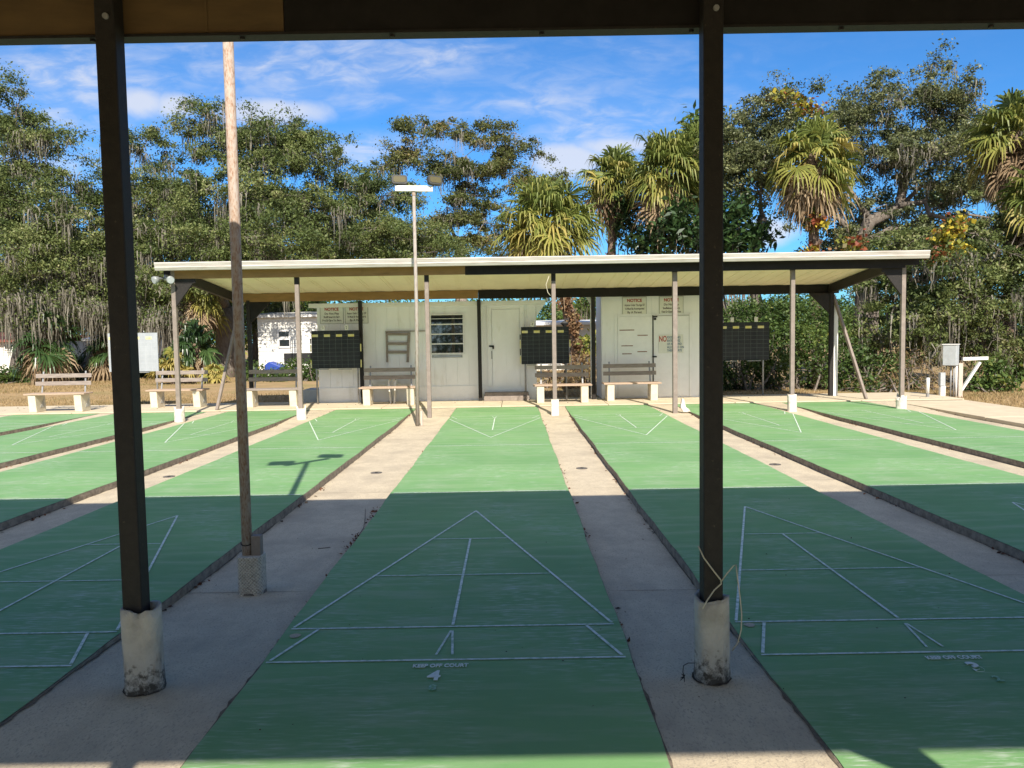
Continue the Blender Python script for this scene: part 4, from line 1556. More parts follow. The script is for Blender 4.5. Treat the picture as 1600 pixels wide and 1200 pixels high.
def shrub(name, label, lobes_spec, lm='shrub_leaf', dens=3.0, per=90, leaf=.11, sig=.24, group=None, cat='shrub', tshift=0.0, stems=True, aspect=.5, shell=.35, tsd=.16, up=.35, raw=None):
    lobes = raw if raw is not None else lobe_px(lobes_spec)
    cen = np.mean([c for c, r in lobes], axis=0)
    root = empty(name, (cen[0], cen[1], -.02), label, cat, group)
    C, Lb, Pd = clumps_of(lobes, dens, shell)
    C[:, 2] = np.maximum(C[:, 2], .05)
    n = len(C)
    reps = (per * rng.uniform(.5, 1.4, n)).astype(int)
    P = np.repeat(C, reps, axis=0)
    P = P + rng.normal(size=P.shape) * sig * np.array([1, 1, .75])
    P[:, 2] = np.maximum(P[:, 2], .0)
    tint = np.repeat(rng.normal(.42, tsd, n), reps) + rng.normal(0, .16, len(P)) + tshift
    leaves('foliage', P, leaf, tint, M[lm], root, up=up, aspect=aspect)
    if stems:
        mb = MB()
        for i in range(0, n, max(1, n // 40)):
            c, r = lobes[Lb[i]]
            st = (c[0] + rng.normal() * .3, c[1] + rng.normal() * .3, -.05)
            mb.tube(curve_pts(st, C[i], 5, .05), [.035, .03, .022, .015, .008], 5)
        mb.build('stems', M['bark'], root)
    return root


def gpt(px, py, Y):
    p = at(px, py, Y)
    return (p.x, p.y)


# --- left: moss hung live oaks
Y = 34
oak('oak_tree', 'live oak with a tall mossy tower crown at the far left edge', gpt(30, 585, Y),
    [(30, 170, 42, 34, Y), (95, 212, 34, 24, Y), (15, 225, 50, 26, Y), (60, 255, 55, 20, Y), (5, 300, 70, 36, Y), (75, 330, 80, 42, Y - 1), (-60, 330, 80, 80, Y), (40, 395, 100, 45, Y - 2), (110, 400, 80, 50, Y - 1), (-30, 440, 80, 50, Y - 1),
     (35, 140, 22, 18, Y)], trunk_r=.42, moss=.48, mlen=(.6, 2.4), dens=2.5, per=170, leaf=.10)
Y = 36
oak('oak_tree', 'leaning live oak with moss curtains behind the left dark post', gpt(138, 583, Y),
    [(215, 300, 80, 35, Y), (245, 222, 32, 26, Y), (205, 232, 18, 18, Y), (150, 345, 70, 45, Y), (245, 360, 90, 45, Y - 2), (180, 410, 80, 42, Y - 2), (265, 430, 70, 45, Y - 3), (130, 440, 50, 30, Y - 1), (300, 330, 55, 40, Y)],
    trunk_r=.6, moss=.44, mlen=(.6, 2.2), dens=2.5, per=175, leaf=.098, fork=at(195, 490, Y))
Y = 34
oak('oak_tree', 'broad live oak with a high domed crown behind the rusty light pole', gpt(347, 588, Y),
    [(335, 182, 44, 26, Y), (400, 200, 55, 32, Y), (455, 205, 42, 28, Y), (495, 245, 34, 38, Y), (350, 245, 66, 30, Y), (430, 255, 62, 32, Y), (380, 310, 100, 42, Y - 2), (470, 320, 75, 40, Y - 1),
     (340, 370, 85, 40, Y - 3), (430, 385, 90, 40, Y - 3), (330, 440, 60, 32, Y - 3)], trunk_r=.55, moss=.30, mlen=(.5, 1.8), dens=2.4, per=175, leaf=.098, fork=at(352, 480, Y))
Y = 36
oak('oak_tree', 'spreading live oak whose branches hang behind the roof left of the slim light pole', gpt(388, 590, Y + 1),
    [(560, 300, 60, 34, Y + 2), (615, 315, 58, 40, Y + 2), (520, 345, 70, 40, Y), (590, 365, 75, 40, Y), (655, 370, 48, 36, Y + 1), (460, 400, 80, 34, Y - 1), (550, 410, 80, 30, Y), (420, 465, 48, 22, Y), (690, 400, 38, 26, Y + 1), (475, 478, 26, 22, Y)],
    trunk_r=.42, moss=.16, mlen=(.4, 1.3), dens=2.4, per=180, leaf=.098, fork=at(395, 490, Y + 1))
Y = 40
oak('oak_tree', 'thin tall oak with bare pale limbs and tufted crown behind the slim light pole', gpt(716, 592, Y),
    [(633, 205, 22, 14, Y), (665, 198, 20, 14, Y), (695, 193, 17, 11, Y), (640, 245, 36, 18, Y), (675, 262, 32, 22, Y), (610, 262, 20, 16, Y), (725, 205, 14, 18, Y), (763, 190, 15, 14, Y), (752, 215, 20, 16, Y), (806, 212, 24, 18, Y), (838, 218, 9, 10, Y), (842, 238, 10, 10, Y), (800, 245, 26, 18, Y),
     (728, 250, 30, 24, Y), (765, 262, 32, 22, Y), (810, 275, 28, 20, Y), (740, 300, 40, 24, Y), (700, 330, 38, 24, Y), (760, 340, 34, 24, Y), (845, 280, 22, 14, Y), (690, 375, 40, 20, Y), (740, 378, 36, 22, Y), (875, 285, 18, 12, Y)],
    trunk_r=.36, moss=.2, mlen=(.5, 1.9), dens=3.0, per=125, leaf=.115, sig=.3, lm='thin_leaf', bm='pale_bark', fork=at(718, 375, Y), twigs=.7, pad=.42, shell=.25)
Y = 43
oak('oak_tree', 'dim oak filling the gaps behind the leaning and domed oaks', gpt(265, 572, Y),
    [(120, 400, 90, 55, Y), (230, 390, 90, 60, Y), (330, 350, 80, 45, Y), (430, 345, 80, 45, Y), (300, 420, 90, 50, Y), (400, 410, 90, 50, Y), (510, 370, 80, 50, Y), (590, 390, 70, 40, Y), (160, 470, 80, 40, Y), (30, 440, 80, 60, Y), (340, 480, 70, 30, Y)],
    trunk_r=.5, moss=.12, mlen=(.5, 1.8), dens=1.1, per=150, leaf=.13, sig=.4, fork=at(270, 470, Y))
# moss curtains low under the left canopy
for (specs, owner) in (([(20, 470, 50, 24, 31), (90, 470, 50, 26, 31.5), (60, 500, 60, 16, 31)], 0), ([(150, 480, 50, 24, 32), (210, 500, 40, 24, 32), (265, 490, 40, 22, 31.5)], 1)):
    own = [o for o in bpy.data.objects if o.name.split('.')[0] == 'oak_tree' and o.parent is None][owner]
    Lo = lobe_px(specs)
    Cc, _, _ = clumps_of(Lo, 1.5, .2)
    k = rng.integers(14, 30, len(Cc))
    P = np.repeat(Cc, k, axis=0)
    ml = np.repeat(rng.uniform(.5, 2.0, len(Cc)), k) * rng.uniform(.3, 1, len(P))
    P = P + rng.normal(size=P.shape) * np.array([.2, .2, .1])
    ml = np.minimum(ml, np.maximum(P[:, 2] - .5, .1))
    strands('hanging_moss', P, ml, .045, np.repeat(rng.normal(.45, .18, len(Cc)), k) + rng.normal(0, .12, len(P)), M['moss'], own)
    rp = 90
    Pl = np.repeat(Cc, rp, axis=0) + rng.normal(size=(len(Cc) * rp, 3)) * np.array([.35, .35, .22])
    leaves('low_spray', Pl, .10, np.repeat(rng.normal(.38, .15, len(Cc)), rp) + rng.normal(0, .17, len(Pl)), M['oak_leaf'], own, up=.15)
# --- right: oaks
Y = 27
oak('oak_tree', 'grey green oak with a feathery top right of the right dark post', gpt(1188, 602, Y),
    [(1165, 180, 30, 26, Y), (1205, 150, 30, 16, Y), (1240, 140, 22, 10, Y), (1150, 230, 40, 34, Y), (1185, 215, 34, 30, Y), (1148, 285, 34, 34, Y), (1190, 275, 30, 34, Y), (1235, 175, 24, 20, Y), (1225, 215, 26, 26, Y), (1140, 205, 20, 20, Y), (1165, 250, 40, 30, Y), (1215, 260, 24, 30, Y), (1300, 190, 24, 16, Y + 1), (1310, 230, 24, 24, Y + 1)],
    trunk_r=.22, moss=.12, dens=4.6, per=150, leaf=.092, sig=.25, lm='grey_leaf', fork=at(1192, 340, Y), mlen=(.3, .9))
Y = 29
oak('oak_tree', 'huge grey green oak with arching dark limbs above the right end of the roof', gpt(1345, 604, Y),
    [(1455, 105, 20, 18, Y), (1440, 135, 34, 18, Y), (1365, 130, 28, 14, Y), (1395, 165, 50, 28, Y), (1345, 175, 36, 26, Y), (1460, 175, 48, 34, Y), (1520, 150, 38, 20, Y), (1530, 190, 42, 30, Y), (1360, 220, 50, 30, Y),
     (1430, 225, 60, 34, Y - 1), (1500, 240, 55, 36, Y - 1), (1555, 220, 30, 40, Y), (1380, 265, 44, 22, Y), (1520, 290, 40, 26, Y), (1450, 275, 40, 18, Y), (1330, 300, 28, 26, Y), (1350, 370, 34, 22, Y - 2), (1385, 325, 16, 22, Y - 2), (1300, 340, 26, 26, Y), (1410, 360, 34, 24, Y), (1465, 330, 34, 24, Y), (1530, 345, 40, 26, Y), (1320, 255, 30, 26, Y), (1580, 290, 36, 40, Y), (1440, 385, 40, 18, Y)],
    trunk_r=.5, moss=.3, mlen=(.4, 1.3), dens=3.2, per=150, leaf=.094, sig=.27, lm='grey_leaf', fork=at(1345, 395, Y),
    extra_limbs=[([(1330, 395, Y), (1360, 345, Y), (1405, 325, Y), (1412, 285, Y), (1425, 250, Y), (1460, 225, Y)], .28, .10),
                 ([(1405, 322, Y - .5), (1445, 315, Y - .5), (1452, 335, Y - 1), (1480, 342, Y - 1), (1510, 335, Y - 1), (1545, 340, Y - 1)], .12, .03),
                 ([(1360, 345, Y), (1330, 300, Y), (1310, 270, Y)], .14, .04), ([(1405, 325, Y), (1440, 290, Y), (1475, 300, Y)], .10, .05)])
Y = 22.5
oak('oak_tree', 'low dense oak with moss curtains reaching the ground behind the electrical cabinet', gpt(1560, 612, Y + 2),
    [(1400, 420, 60, 36, Y + 1), (1480, 410, 60, 34, Y), (1560, 400, 60, 40, Y), (1610, 420, 50, 50, Y), (1370, 470, 50, 34, Y + 1), (1440, 470, 60, 34, Y), (1520, 470, 60, 36, Y), (1590, 480, 55, 44, Y), (1345, 520, 40, 26, Y + 1), (1425, 520, 40, 20, Y),
     (1560, 535, 50, 26, Y), (1500, 520, 40, 18, Y + .5), (1520, 360, 50, 24, Y + 1), (1590, 350, 40, 28, Y), (1450, 370, 40, 20, Y + 1.5), (1380, 545, 40, 20, Y + 1.5), (1490, 555, 40, 18, Y + 1), (1400, 385, 40, 20, Y + 2)],
    trunk_r=.3, moss=.26, mlen=(.5, 1.9), dens=4.2, per=150, leaf=.088, sig=.22, lm='oak_leaf', fork=at(1540, 500, Y + 2), tshift=.05)
# broad leaved trees by the palms
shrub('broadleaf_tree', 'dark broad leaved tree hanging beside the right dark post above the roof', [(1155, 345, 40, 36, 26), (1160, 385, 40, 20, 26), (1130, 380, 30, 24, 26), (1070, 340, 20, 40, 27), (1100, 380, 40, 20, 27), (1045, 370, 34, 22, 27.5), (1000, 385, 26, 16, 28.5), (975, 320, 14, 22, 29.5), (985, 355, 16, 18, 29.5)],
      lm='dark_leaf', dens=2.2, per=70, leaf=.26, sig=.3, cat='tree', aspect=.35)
shrub('broadleaf_tree', 'pale umbrella leaved treetop peeking out left of the right dark post', [(1082, 190, 10, 9, 31), (1085, 215, 9, 10, 31), (1135, 215, 16, 10, 31), (1128, 240, 12, 10, 31)],
      lm='shrub_leaf', dens=2.5, per=60, leaf=.30, sig=.25, cat='tree', aspect=.3, tshift=.2)

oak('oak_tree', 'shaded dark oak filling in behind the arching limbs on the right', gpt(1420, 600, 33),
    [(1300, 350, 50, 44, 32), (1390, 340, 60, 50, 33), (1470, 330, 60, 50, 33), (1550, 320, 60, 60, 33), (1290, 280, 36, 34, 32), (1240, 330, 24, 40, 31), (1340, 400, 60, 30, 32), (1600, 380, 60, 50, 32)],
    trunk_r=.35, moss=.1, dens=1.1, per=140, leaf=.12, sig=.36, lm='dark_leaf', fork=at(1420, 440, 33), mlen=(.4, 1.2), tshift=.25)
# --- palms
palm('cabbage palm with a wide yellow green crown above the middle of the roof', gpt(912, 590, 27), at(850, 340, 27), n=66, petl=1.1, blade=1.3, dead=14, bend=at(885, 460, 27), trunk_r=.2, tsh=.08)
palm('second cabbage palm, half hidden behind its fuller neighbour near the cloud', gpt(952, 590, 30), at(958, 275, 30), n=40, petl=.75, blade=1.05, dead=18)
palm('full cabbage palm with shaggy brown skirt just left of the right dark post', gpt(972, 590, 28), at(1040, 262, 28), n=54, petl=.9, blade=1.15, dead=34, bend=at(1035, 430, 28))
palm('cabbage palm rising behind the right dark post', gpt(1100, 590, 29), at(1092, 235, 29), n=36, petl=.8, blade=1.0, dead=16)
palm('cabbage palm wrapped in red vine with yellow leaves above its crown', gpt(1278, 604, 24.5), at(1268, 240, 24.5), n=52, petl=.8, blade=1.0, dead=40, tsh=.05)
palm('tall cabbage palm at the right edge of the view', gpt(1575, 608, 25), at(1585, 205, 25), n=40, petl=.8, blade=1.05, dead=30)
palm('cabbage palm leaning in from the right edge below the tall one', gpt(1640, 608, 23), at(1630, 300, 23), n=40, petl=.8, blade=1.05, dead=24)
# small palms under the oaks, some with dark fronds standing in for canopy shade
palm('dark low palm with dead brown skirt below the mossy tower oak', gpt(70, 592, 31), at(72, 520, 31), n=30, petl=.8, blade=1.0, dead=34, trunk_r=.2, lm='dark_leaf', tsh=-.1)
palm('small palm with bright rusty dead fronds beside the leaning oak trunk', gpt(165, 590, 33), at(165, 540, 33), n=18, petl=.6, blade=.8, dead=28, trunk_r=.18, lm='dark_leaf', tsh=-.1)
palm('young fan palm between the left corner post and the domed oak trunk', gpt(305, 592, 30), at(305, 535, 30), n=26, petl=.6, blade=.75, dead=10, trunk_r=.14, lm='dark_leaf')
palm('young yellow green palm low behind the grey scoreboard bench', gpt(272, 592, 29), at(272, 575, 29), n=20, petl=.5, blade=.6, dead=0, trunk_r=.1, tsh=.25, elr=(10, 85))
palm('palm crown with hanging tan fronds under the oak left of the roof corner', gpt(318, 590, 32), at(312, 455, 32), n=26, petl=.7, blade=.9, dead=26, tsh=.1)
palm('little bright palmetto at the foot of the domed oak trunk', gpt(334, 596, 29.5), at(334, 588, 29.5), n=16, petl=.3, blade=.5, dead=0, trunk_r=.07, tsh=.3, elr=(20, 85))

# --- hedges, understory
shrub('hedge', 'dark green hedge behind the right scoreboard and right end of the roof', [(1150, 560, 50, 50, 22), (1215, 545, 50, 60, 22), (1280, 560, 45, 55, 22), (1170, 495, 50, 28, 22.5), (1240, 485, 50, 24, 22.5), (1120, 600, 40, 20, 22), (1300, 500, 40, 40, 23)],
      dens=4.0, per=120, leaf=.085, sig=.18, cat='hedge', tshift=-.05)
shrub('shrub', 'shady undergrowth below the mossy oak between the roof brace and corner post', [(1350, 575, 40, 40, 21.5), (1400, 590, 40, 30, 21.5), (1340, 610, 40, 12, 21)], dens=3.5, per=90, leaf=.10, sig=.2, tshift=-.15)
shrub('dry_bush', 'dry twiggy brown brush at the foot of the mossy oak on the right', [(1370, 600, 40, 18, 20.6), (1440, 590, 30, 24, 20.8), (1420, 560, 24, 20, 21.2), (1520, 590, 40, 20, 20.8)], lm='dry_leaf', dens=4, per=60, leaf=.11, sig=.2, cat='bush', aspect=.14, tshift=.1)
shrub('shrub', 'leafy green bush low behind the white timber arm', [(1555, 590, 34, 24, 20.2), (1535, 600, 20, 14, 20), (1600, 570, 40, 30, 24), (1640, 560, 50, 50, 24)], dens=5, per=90, leaf=.11, sig=.16, tshift=.05)
shrub('dry_bush', 'dry reddish brush in the gap between the two sheds', [(890, 600, 28, 16, 24), (905, 570, 20, 20, 24.5), (860, 595, 14, 16, 24), (920, 590, 12, 30, 24)], lm='dry_leaf', dens=5, per=90, leaf=.10, sig=.16, cat='bush', aspect=.3)
shrub('shrub', 'small bright yellow green shrub in the gap between the two sheds', [(916, 533, 10, 9, 25), (925, 545, 10, 12, 25)], dens=8, per=60, leaf=.13, sig=.12, tshift=.45)
shrub('vine', 'red and yellow vine climbing the palm trunk right of the right dark post', [(1275, 360, 9, 28, 24), (1268, 400, 10, 20, 24)], lm='vine_leaf', dens=5, per=36, leaf=.14, sig=.14, cat='vine', aspect=.75, stems=False, tshift=-.12, tsd=.25)
shrub('vine', 'yellow and orange vine leaves in the treetop above the red vined palm', [(1258, 165, 14, 12, 24.6), (1272, 172, 12, 8, 24.6), (1220, 150, 14, 8, 26)], lm='vine_leaf', dens=5, per=40, leaf=.13, sig=.16, cat='vine', aspect=.8, stems=False, tshift=.22, tsd=.28)
shrub('vine', 'yellow and rust vine tangle hanging over the right end of the far roof', [(1490, 370, 26, 24, 22), (1470, 395, 20, 10, 21.8), (1330, 385, 16, 14, 23), (1500, 345, 16, 12, 22)], lm='vine_leaf', dens=5, per=40, leaf=.13, sig=.16, cat='vine', aspect=.75, stems=False, tshift=.12, tsd=.26)
shrub('vine', 'reddish vine covering the leaning palm trunk in the gap between the sheds', [(882, 475, 9, 14, 26.6), (896, 510, 8, 22, 26.6), (905, 550, 10, 20, 26.6), (870, 470, 6, 12, 26.6)], lm='dry_leaf', dens=9, per=40, leaf=.10, sig=.09, cat='vine', aspect=.7, stems=False, tshift=-.28, tsd=.15)
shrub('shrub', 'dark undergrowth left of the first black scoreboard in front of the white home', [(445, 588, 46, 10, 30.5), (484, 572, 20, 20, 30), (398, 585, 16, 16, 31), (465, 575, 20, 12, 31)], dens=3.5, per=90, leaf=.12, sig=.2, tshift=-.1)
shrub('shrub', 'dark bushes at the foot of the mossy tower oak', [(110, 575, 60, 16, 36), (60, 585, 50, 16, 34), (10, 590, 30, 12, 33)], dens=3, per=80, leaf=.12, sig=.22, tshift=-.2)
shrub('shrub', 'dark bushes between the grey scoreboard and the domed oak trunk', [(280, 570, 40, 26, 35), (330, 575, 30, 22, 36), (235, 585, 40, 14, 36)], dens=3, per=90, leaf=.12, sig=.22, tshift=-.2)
# far treeline
shrub('treeline', None, [(x, 505, 60, 36, 75) for x in range(480, 1800, 75)] + [(x, 490, 60, 60, 62) for x in range(-150, 480, 60)], dens=.55, per=70, leaf=.34, sig=.7, cat=None, stems=False)
shrub('treeline', None, None, dens=.5, per=60, leaf=.34, sig=.7, cat=None, stems=False,  # added unseen row behind the camera, blocks sky light, mirrored in the window
      raw=[(np.array([x, -19.0, 2.8 + .8 * math.sin(x)]), np.array([3.4, 2.0, 3.2])) for x in range(-26, 27, 5)])
for o in list(bpy.data.objects):
    if o.name.startswith('treeline'):
        for k in ('label', 'category', 'group'):
            if k in o:
                del o[k]
        o['kind'] = 'stuff'
shrub('tree', 'round green tree behind the far house seen between the two sheds', [(945, 455, 30, 22, 48), (915, 470, 24, 18, 48), (975, 470, 24, 20, 48)], dens=2, per=90, leaf=.16, sig=.35, cat='tree', tshift=.15)


# ------------------------------------------------------------------ houses behind the trees
def house(label, px0, px1, pytop, Y, depth, wallm='house_white', roofm='roof_white', over=.4, rise=.5, wins=(), slope=0.0):
    a, b = at(px0, pytop, Y), at(px1, pytop, Y)
    x0, x1, zt = a.x, b.x, a.z
    r = empty('house', ((x0 + x1) / 2, Y, 0), label, 'house', 'white homes behind the trees')
    mb = MB()
    mb.box((x0, Y, -.1), (x1, Y + depth, zt))
    z = .35
    while z < zt - .05:
        mb.prism([(Y - .02, z), (Y - .0, z + .14), (Y + .01, z + .14), (Y + .01, z)], 'x', x0, x1)
        z += .16
    mb.build('wall', M[wallm], r)
    mb = MB()
    mb.prism([(Y - over, zt - .02), (Y + depth / 2, zt + rise), (Y + depth + over, zt - .02), (Y + depth + over, zt + .1), (Y + depth / 2, zt + rise + .12), (Y - over, zt + .1)], 'x', x0 - over, x1 + over)
    o = mb.build('roof', M[roofm], r)
    if slope:
        o.rotation_euler.y = slope
    for (u0, u1, v0, v1) in wins:
        p, q = at(u0, v0, Y), at(u1, v1, Y)
        mb = MB()
        e = .06
        for s, t in (((p.x - e, Y - .06, q.z - e), (p.x, Y - .021, p.z + e)), ((q.x, Y - .06, q.z - e), (q.x + e, Y - .021, p.z + e)),
                     ((p.x, Y - .059, q.z - e), (q.x, Y - .021, q.z)), ((p.x, Y - .059, p.z), (q.x, Y - .021, p.z + e))):
            mb.box(s, t)
        wv = mb.build('window', M['white_paint'], r)
        mb = MB()
        mb.quad((p.x, Y - .03, q.z), (q.x, Y - .03, q.z), (q.x, Y - .03, p.z), (p.x, Y - .03, p.z))
        mb.build('pane', M['glass'], wv)
    return r


house('white clapboard home at the far left edge behind the small palms', -120, 32, 536, 46, 8, roofm='roof_red', wins=((8, 20, 538, 545),))
house('white clapboard home behind the leaning oak trunk', 142, 232, 532, 48, 8, wins=((160, 170, 546, 556),))
hc = house('bright white mobile home behind the dark bench left of the scoreboard', 402, 520, 496, 33, 6, over=.25, rise=.2, wins=((436, 452, 518, 526), (437, 453, 531, 541)))
p, q = at(444, 552, 33), at(520, 566, 33)
mb = MB()
mb.box((p.x, 32.95, q.z), (q.x, 32.975, p.z))
mb.build('crawl_opening', M['black'], hc)
house('white home with a low white roof seen between the two sheds', 832, 935, 508, 36, 6, over=.6, rise=.15, wins=((850, 862, 520, 535),))
tp = MB()
a = at(432, 557, 32)
tp.prism([(a.x - .5, .2), (a.x + .5, .2), (a.x + .45, .45), (a.x - .25, .75), (a.x - .45, .6)], 'y', 31.8, 32.4)
tag(tp.build('tarp_pile', M['blue'], bevel=.05), 'blue tarp bundle in front of the bright white mobile home', 'tarp')
# small lamp on a post between the sheds
a = at(882, 505, 22)
yl = empty('yard_lamp', (a.x, 22, 0), 'black yard lamp on a thin post between the sheds', 'lamp')
mb = MB()
mb.tube([(a.x, 22, -.02), (a.x, 22, a.z - .1)], .02, 8)
mb.build('post', M['black'], yl)
mb = MB()
mb.tube([(a.x, 22, a.z - .1), (a.x, 22, a.z), (a.x, 22, a.z + .06)], [.03, .12, .04], 10)
mb.bar((a.x - .25, 22, a.z + .08), (a.x + .12, 22, a.z + .12), .14, .02)
mb.build('lamp_head', M['lamp_body'], yl)

# ------------------------------------------------------------------ lawn blades, fallen leaves, soil
n = 90000
Yg = 19.75 + (rng.random(n) ** 1.6) * 24
Xg = rng.uniform(-1, 1, n) * (Yg * .72)
ok = ~((Xg > -5.0) & (Xg < .7) & (Yg < 22.4)) & ~((Xg > 2.2) & (Xg < 5.1) & (Yg < 20.6)) & (Xg < 8.4)
x2 = rng.uniform(10.4, 15, 14000)
y2 = rng.uniform(12, 21, 14000)
Xg, Yg = np.concatenate([Xg[ok], x2]), np.concatenate([Yg[ok], y2])
n = len(Xg)
a = rng.uniform(0, 6.28, n)
h = rng.uniform(.03, .075, n)
w = .012
V = np.empty((n, 3, 3))
zb = np.where(Yg > 25, -.025 + .05 * np.sin(Xg * .3) - .0, -.025)
V[:, 0] = np.stack([Xg - np.cos(a) * w, Yg - np.sin(a) * w, zb - .02], 1)
V[:, 1] = np.stack([Xg + np.cos(a) * w, Yg + np.sin(a) * w, zb - .02], 1)
V[:, 2] = np.stack([Xg + rng.normal(0, .025, n), Yg + rng.normal(0, .025, n), zb + h], 1)
patch = .5 + .35 * np.sin(Xg * .9 + 1.3 * np.sin(Yg * .4)) * np.sin(Yg * .7)
o = npmesh('grass', V.reshape(-1, 3), np.arange(n * 3).reshape(n, 3), M['grass_blade'], None, patch * .6 + rng.normal(.18, .18, n))
tag(o, kind='stuff')
# litter: along slab edges, under the trees
P = []
for (a_, b_) in LANES[:8]:
    for side in (a_ + .02, b_ - .02):
        m_ = rng.integers(40, 90)
        yy = np.concatenate([rng.uniform(4, 17, m_ // 2)] + [rng.normal(c_, .12, 8) for c_ in rng.uniform(5, 16, 5)])
        xx = side + rng.normal(0, .02, len(yy)) * 1.0
        xx = np.clip(xx, a_ + .015, b_ - .015)
        P.append(np.stack([xx, yy, np.array([zwalk(min(max(v, -6), 17.4)) + .008 for v in yy])], 1))
# heaped dead leaves against the middle court in the wide lane
for (px, py) in ((545, 860), (530, 893), (560, 840), (590, 800), (585, 812), (770, 790)):
    v = Vector(at(px, py, 1)) - Vector(EYE)
    t = (-.065 - EYE[2]) / v.z
    p = Vector(EYE) + v * t
    k = 26
    q = np.stack([np.clip(p.x + rng.normal(0, .03, k), -2.15, -1.30), p.y + rng.normal(0, .09, k), np.full(k, -.058) + rng.uniform(0, .015, k)], 1)
    P.append(q)
k = 700
P.append(np.stack([rng.uniform(-14, 10, k), rng.uniform(17.6, 19.5, k), np.full(k, .036)], 1)[rng.random(k) < .25])
P.append(np.stack([rng.uniform(-1.9, 1.1, 30), rng.uniform(2.9, 6, 30), np.full(30, .014)], 1)[:0])
P = np.concatenate(P)
o = leaves('leaf_litter', P, .032, rng.normal(.4, .25, len(P)), M['litter'], None, up=1.6, aspect=.55)
tag(o, kind='stuff')
# small loose debris on the near walks and courts
k = 130
xx = rng.uniform(-2.15, 3.0, k)
yy = rng.uniform(2.9, 7.5, k)
zz = np.array([.012 if any(a_ <= x_ <= b_ for a_, b_ in COURTS) else zwalk(y_) + .005 for x_, y_ in zip(xx, yy)])
o = leaves('ground_debris', np.stack([xx, yy, zz], 1), .010, rng.normal(.05, .2, k), M['litter'], None, up=2.2, aspect=.7)
tag(o, kind='stuff')
# twigs
mb = MB()
for (px, py, px2, py2) in ((497, 857, 516, 855), (571, 795, 568, 825), (568, 825, 553, 845)):
    pts = []
    for u, v_ in ((px, py), ((px + px2) / 2 + 1, (py + py2) / 2), (px2, py2)):
        v = Vector(at(u, v_, 1)) - Vector(EYE)
        t = (-.064 - EYE[2]) / v.z
        pts.append(Vector(EYE) + v * t)
    mb.tube(pts, .003, 5)
tag(mb.build('twig', M['bark']), 'thin dry twig curling on the shaded wide walkway', 'twig')
# worn round patches on the court
for (px, py, lb) in ((461, 993, None), (1171, 976, None)):
    v = Vector(at(px, py, 1)) - Vector(EYE)
    t = (.009 - EYE[2]) / v.z
    p = Vector(EYE) + v * t
    c = COBJ[4] if px < 800 else COBJ[5]
    mb = MB()
    mb.add([(p.x + .03 * math.cos(a) * (1 + .1 * math.sin(3 * a)), p.y + .03 * math.sin(a), .0085) for a in [k * math.pi / 10 for k in range(20)]], [tuple(range(20))])
    mb.build('worn_spot', M['walk'], c)

# ------------------------------------------------------------------ light and sky
ELEV = math.atan(.815 / 1.017)
sun_dir = Vector((.187, -1, .815)).normalized()       # towards the sun
sd = bpy.data.lights.new('sun', 'SUN')
sd.energy = 5.0
sd.angle = R_(.53)
sd.color = (1.0, .93, .82)
so = bpy.data.objects.new('sun', sd)
COL.objects.link(so)
so.rotation_euler = sun_dir.to_track_quat('Z', 'Y').to_euler()

W = bpy.data.worlds.new('World')
S.world = W
W.use_nodes = True
nt = W.node_tree
nt.nodes.clear()
Lk = nt.links.new
sky = nd(nt, 'ShaderNodeTexSky', sky_type='NISHITA')
sky.sun_disc = False
sky.sun_elevation = ELEV
sky.sun_rotation = math.atan2(sun_dir.x, sun_dir.y)
sky.air_density = 1.0
sky.dust_density = .4
sky.ozone_density = 3.0
tc = nd(nt, 'ShaderNodeTexCoord')
sep = nd(nt, 'ShaderNodeSeparateXYZ')
Lk(tc.outputs['Generated'], sep.inputs[0])


def math_(op, a, b=None):
    n = nd(nt, 'ShaderNodeMath', operation=op)
    for i, v in enumerate((a, b)):
        if v is None:
            continue
        if isinstance(v, (int, float)):
            n.inputs[i].default_value = v
        else:
            Lk(v, n.inputs[i])
    return n.outputs[0]


zc = math_('MAXIMUM', sep.outputs['Z'], .04)
u = math_('DIVIDE', sep.outputs['X'], zc)
v = math_('DIVIDE', sep.outputs['Y'], zc)
cb = nd(nt, 'ShaderNodeCombineXYZ')
Lk(u, cb.inputs[0])
Lk(v, cb.inputs[1])


def snoise(vec, scale, mp_scale, rot, det, dist=0.0, loc=(0, 0, 0)):
    mp = nd(nt, 'ShaderNodeMapping')
    mp.inputs['Scale'].default_value = mp_scale
    mp.inputs['Rotation'].default_value = (0, 0, rot)
    mp.inputs['Location'].default_value = loc
    Lk(vec, mp.inputs['Vector'])
    n = nd(nt, 'ShaderNodeTexNoise')
    n.inputs['Scale'].default_value = scale
    n.inputs['Detail'].default_value = det
    n.inputs['Roughness'].default_value = .6
    n.inputs['Distortion'].default_value = dist
    Lk(mp.outputs[0], n.inputs['Vector'])
    return n.outputs['Fac']


def rng_(val, a, b, c=0.0, d=1.0):
    r = nd(nt, 'ShaderNodeMapRange')
    r.interpolation_type = 'SMOOTHSTEP'
    for k, x in zip(('From Min', 'From Max', 'To Min', 'To Max'), (a, b, c, d)):
        r.inputs[k].default_value = x
    Lk(val, r.inputs['Value'])
    return r.outputs[0]


# thin cirrus sheet, patchy, with a fine mackerel ripple
# position masks in direction space (x/y , z/y)
yy = math_('MAXIMUM', sep.outputs['Y'], .05)
uu = math_('DIVIDE', sep.outputs['X'], yy)
vv = math_('DIVIDE', sep.outputs['Z'], yy)
dirv = nd(nt, 'ShaderNodeCombineXYZ')
Lk(uu, dirv.inputs[0])
Lk(vv, dirv.inputs[1])


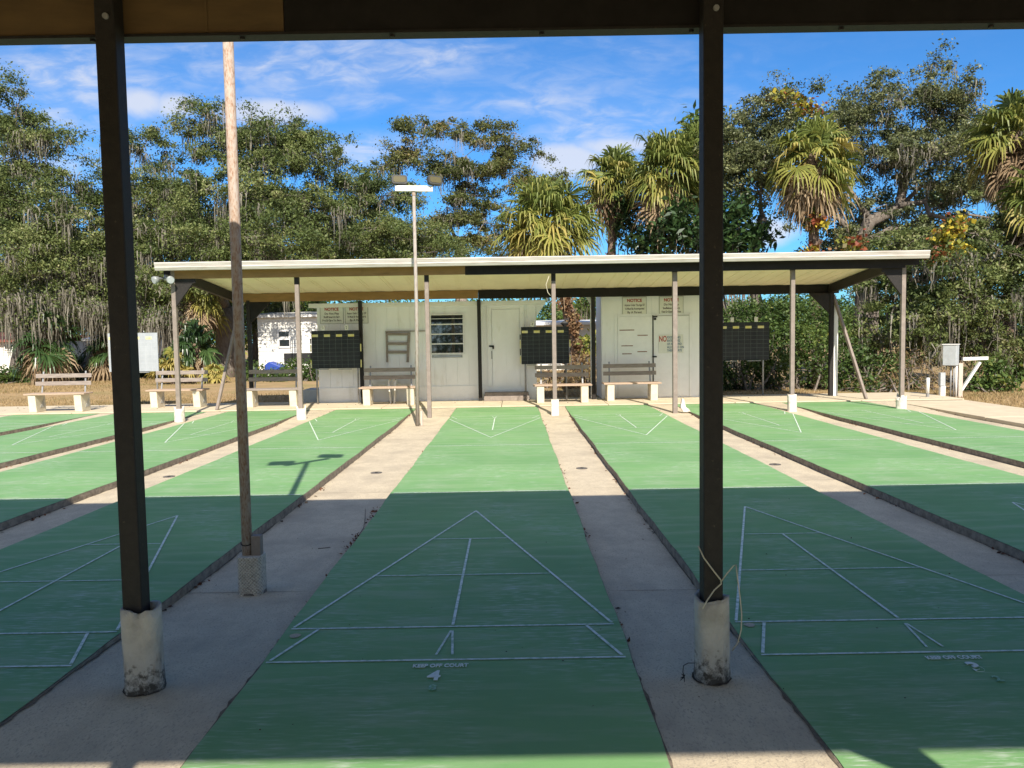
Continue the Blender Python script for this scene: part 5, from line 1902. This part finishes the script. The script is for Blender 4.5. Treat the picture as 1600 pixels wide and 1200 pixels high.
def blob(px, py, rx, ry, soft, nscale=14, namp=.5, seed=0.0):
    """soft cloud around a fixed sky direction, broken up by noise"""
    d = at(px, py, 1.0) - Vector(EYE)
    du = math_('DIVIDE', math_('SUBTRACT', uu, d.x), rx / FPX)
    dv = math_('DIVIDE', math_('SUBTRACT', vv, d.z), ry / FPX)
    r2 = math_('SQRT', math_('ADD', math_('MULTIPLY', du, du), math_('MULTIPLY', dv, dv)))
    nz = snoise(dirv.outputs[0], nscale, (1, 1.2, 1), 0, 5, .2, (seed, seed, 0))
    rr = math_('ADD', r2, math_('MULTIPLY', math_('SUBTRACT', nz, .5), namp * 2.6))
    return rng_(rr, 1.0 - soft, 1.0 + soft, 1.0, 0.0)


def mx_(*a):
    r = a[0]
    for b_ in a[1:]:
        r = math_('MAXIMUM', r, b_)
    return r


mask = mx_(blob(420, 92, 230, 34, .9, 5, .5, 2), blob(650, 112, 240, 44, .9, 5, .5, 5), blob(850, 138, 220, 50, .9, 5, .5, 7), blob(1030, 165, 130, 50, .9, 5, .5, 9),
           blob(80, 180, 170, 110, .9, 5, .5, 12), blob(560, 235, 110, 24, .9, 6, .5, 14), blob(960, 215, 120, 36, .9, 6, .5, 15))
streak = rng_(snoise(dirv.outputs[0], 5.5, (.55, 2.6, 1), R_(9), 6, .5, (1.3, .2, 0)), .36, .66)
ripple = rng_(snoise(dirv.outputs[0], 34, (.5, 1.35, 1), R_(-22), 4, .5), .36, .68, .30, 1.0)
cir = math_('MULTIPLY', math_('ADD', math_('MULTIPLY', streak, .62), .20), ripple)
cir = math_('MULTIPLY', cir, math_('ADD', math_('MULTIPLY', mask, .95), .05))
c1 = blob(218, 160, 40, 22, .55, 16, .45, 1)
c2 = blob(275, 165, 34, 18, .6, 16, .45, 3)
c3 = blob(420, 175, 80, 18, .6, 14, .5, 4)
c4 = blob(885, 250, 55, 26, .45, 16, .4, 6)
c5 = blob(965, 228, 60, 14, .7, 14, .5, 8)
c6 = blob(1205, 362, 40, 20, .5, 16, .4, 10)
pf = math_('MAXIMUM', math_('MAXIMUM', math_('MAXIMUM', c1, c2), math_('MAXIMUM', c3, c5)), math_('MAXIMUM', c4, c6))
pf = math_('MULTIPLY', pf, .8)
back = math_('MULTIPLY', rng_(sep.outputs['Y'], .25, -.45, 0.0, 1.0), rng_(snoise(cb.outputs[0], .8, (1, 1, 1), 0, 4, .3), .30, .62, .25, .85))  # added unseen cloud cover behind the camera, whitens the ambient light
front = rng_(sep.outputs['Y'], .05, .3, 0.0, 1.0)
cl = math_('MINIMUM', math_('MAXIMUM', math_('MULTIPLY', math_('MAXIMUM', cir, pf), front), back), 1.0)
mx = nd(nt, 'ShaderNodeMix', data_type='RGBA')
Lk(cl, mx.inputs['Factor'])
gm = nd(nt, 'ShaderNodeMix', data_type='RGBA', blend_type='MULTIPLY')
gm.inputs['Factor'].default_value = 1.0
gm.inputs['B'].default_value = (.36, .84, 1.28, 1)
Lk(sky.outputs[0], gm.inputs['A'])
Lk(gm.outputs['Result'], mx.inputs['A'])
mx.inputs['B'].default_value = (6.0, 6.2, 6.8, 1)
bg = nd(nt, 'ShaderNodeBackground')
bg.inputs['Strength'].default_value = .085
Lk(mx.outputs['Result'], bg.inputs['Color'])
ow = nd(nt, 'ShaderNodeOutputWorld')
Lk(bg.outputs[0], ow.inputs['Surface'])

# ------------------------------------------------------------------ camera and render settings
cam = bpy.data.cameras.new('camera')
cam.sensor_width = 36
cam.lens = 27.0
cam.clip_start = .05
cam.clip_end = 2000
co = bpy.data.objects.new('camera', cam)
COL.objects.link(co)
mw = Matrix(CAMROT).to_4x4()
mw.translation = Vector(EYE)
co.matrix_world = mw
S.camera = co
vs = S.view_settings
vs.view_transform = 'Standard'
vs.look = 'None'
vs.exposure = .66
vs.gamma = 1.0
S.cycles.max_bounces = 8
S.cycles.diffuse_bounces = 4
S.cycles.use_denoising = True
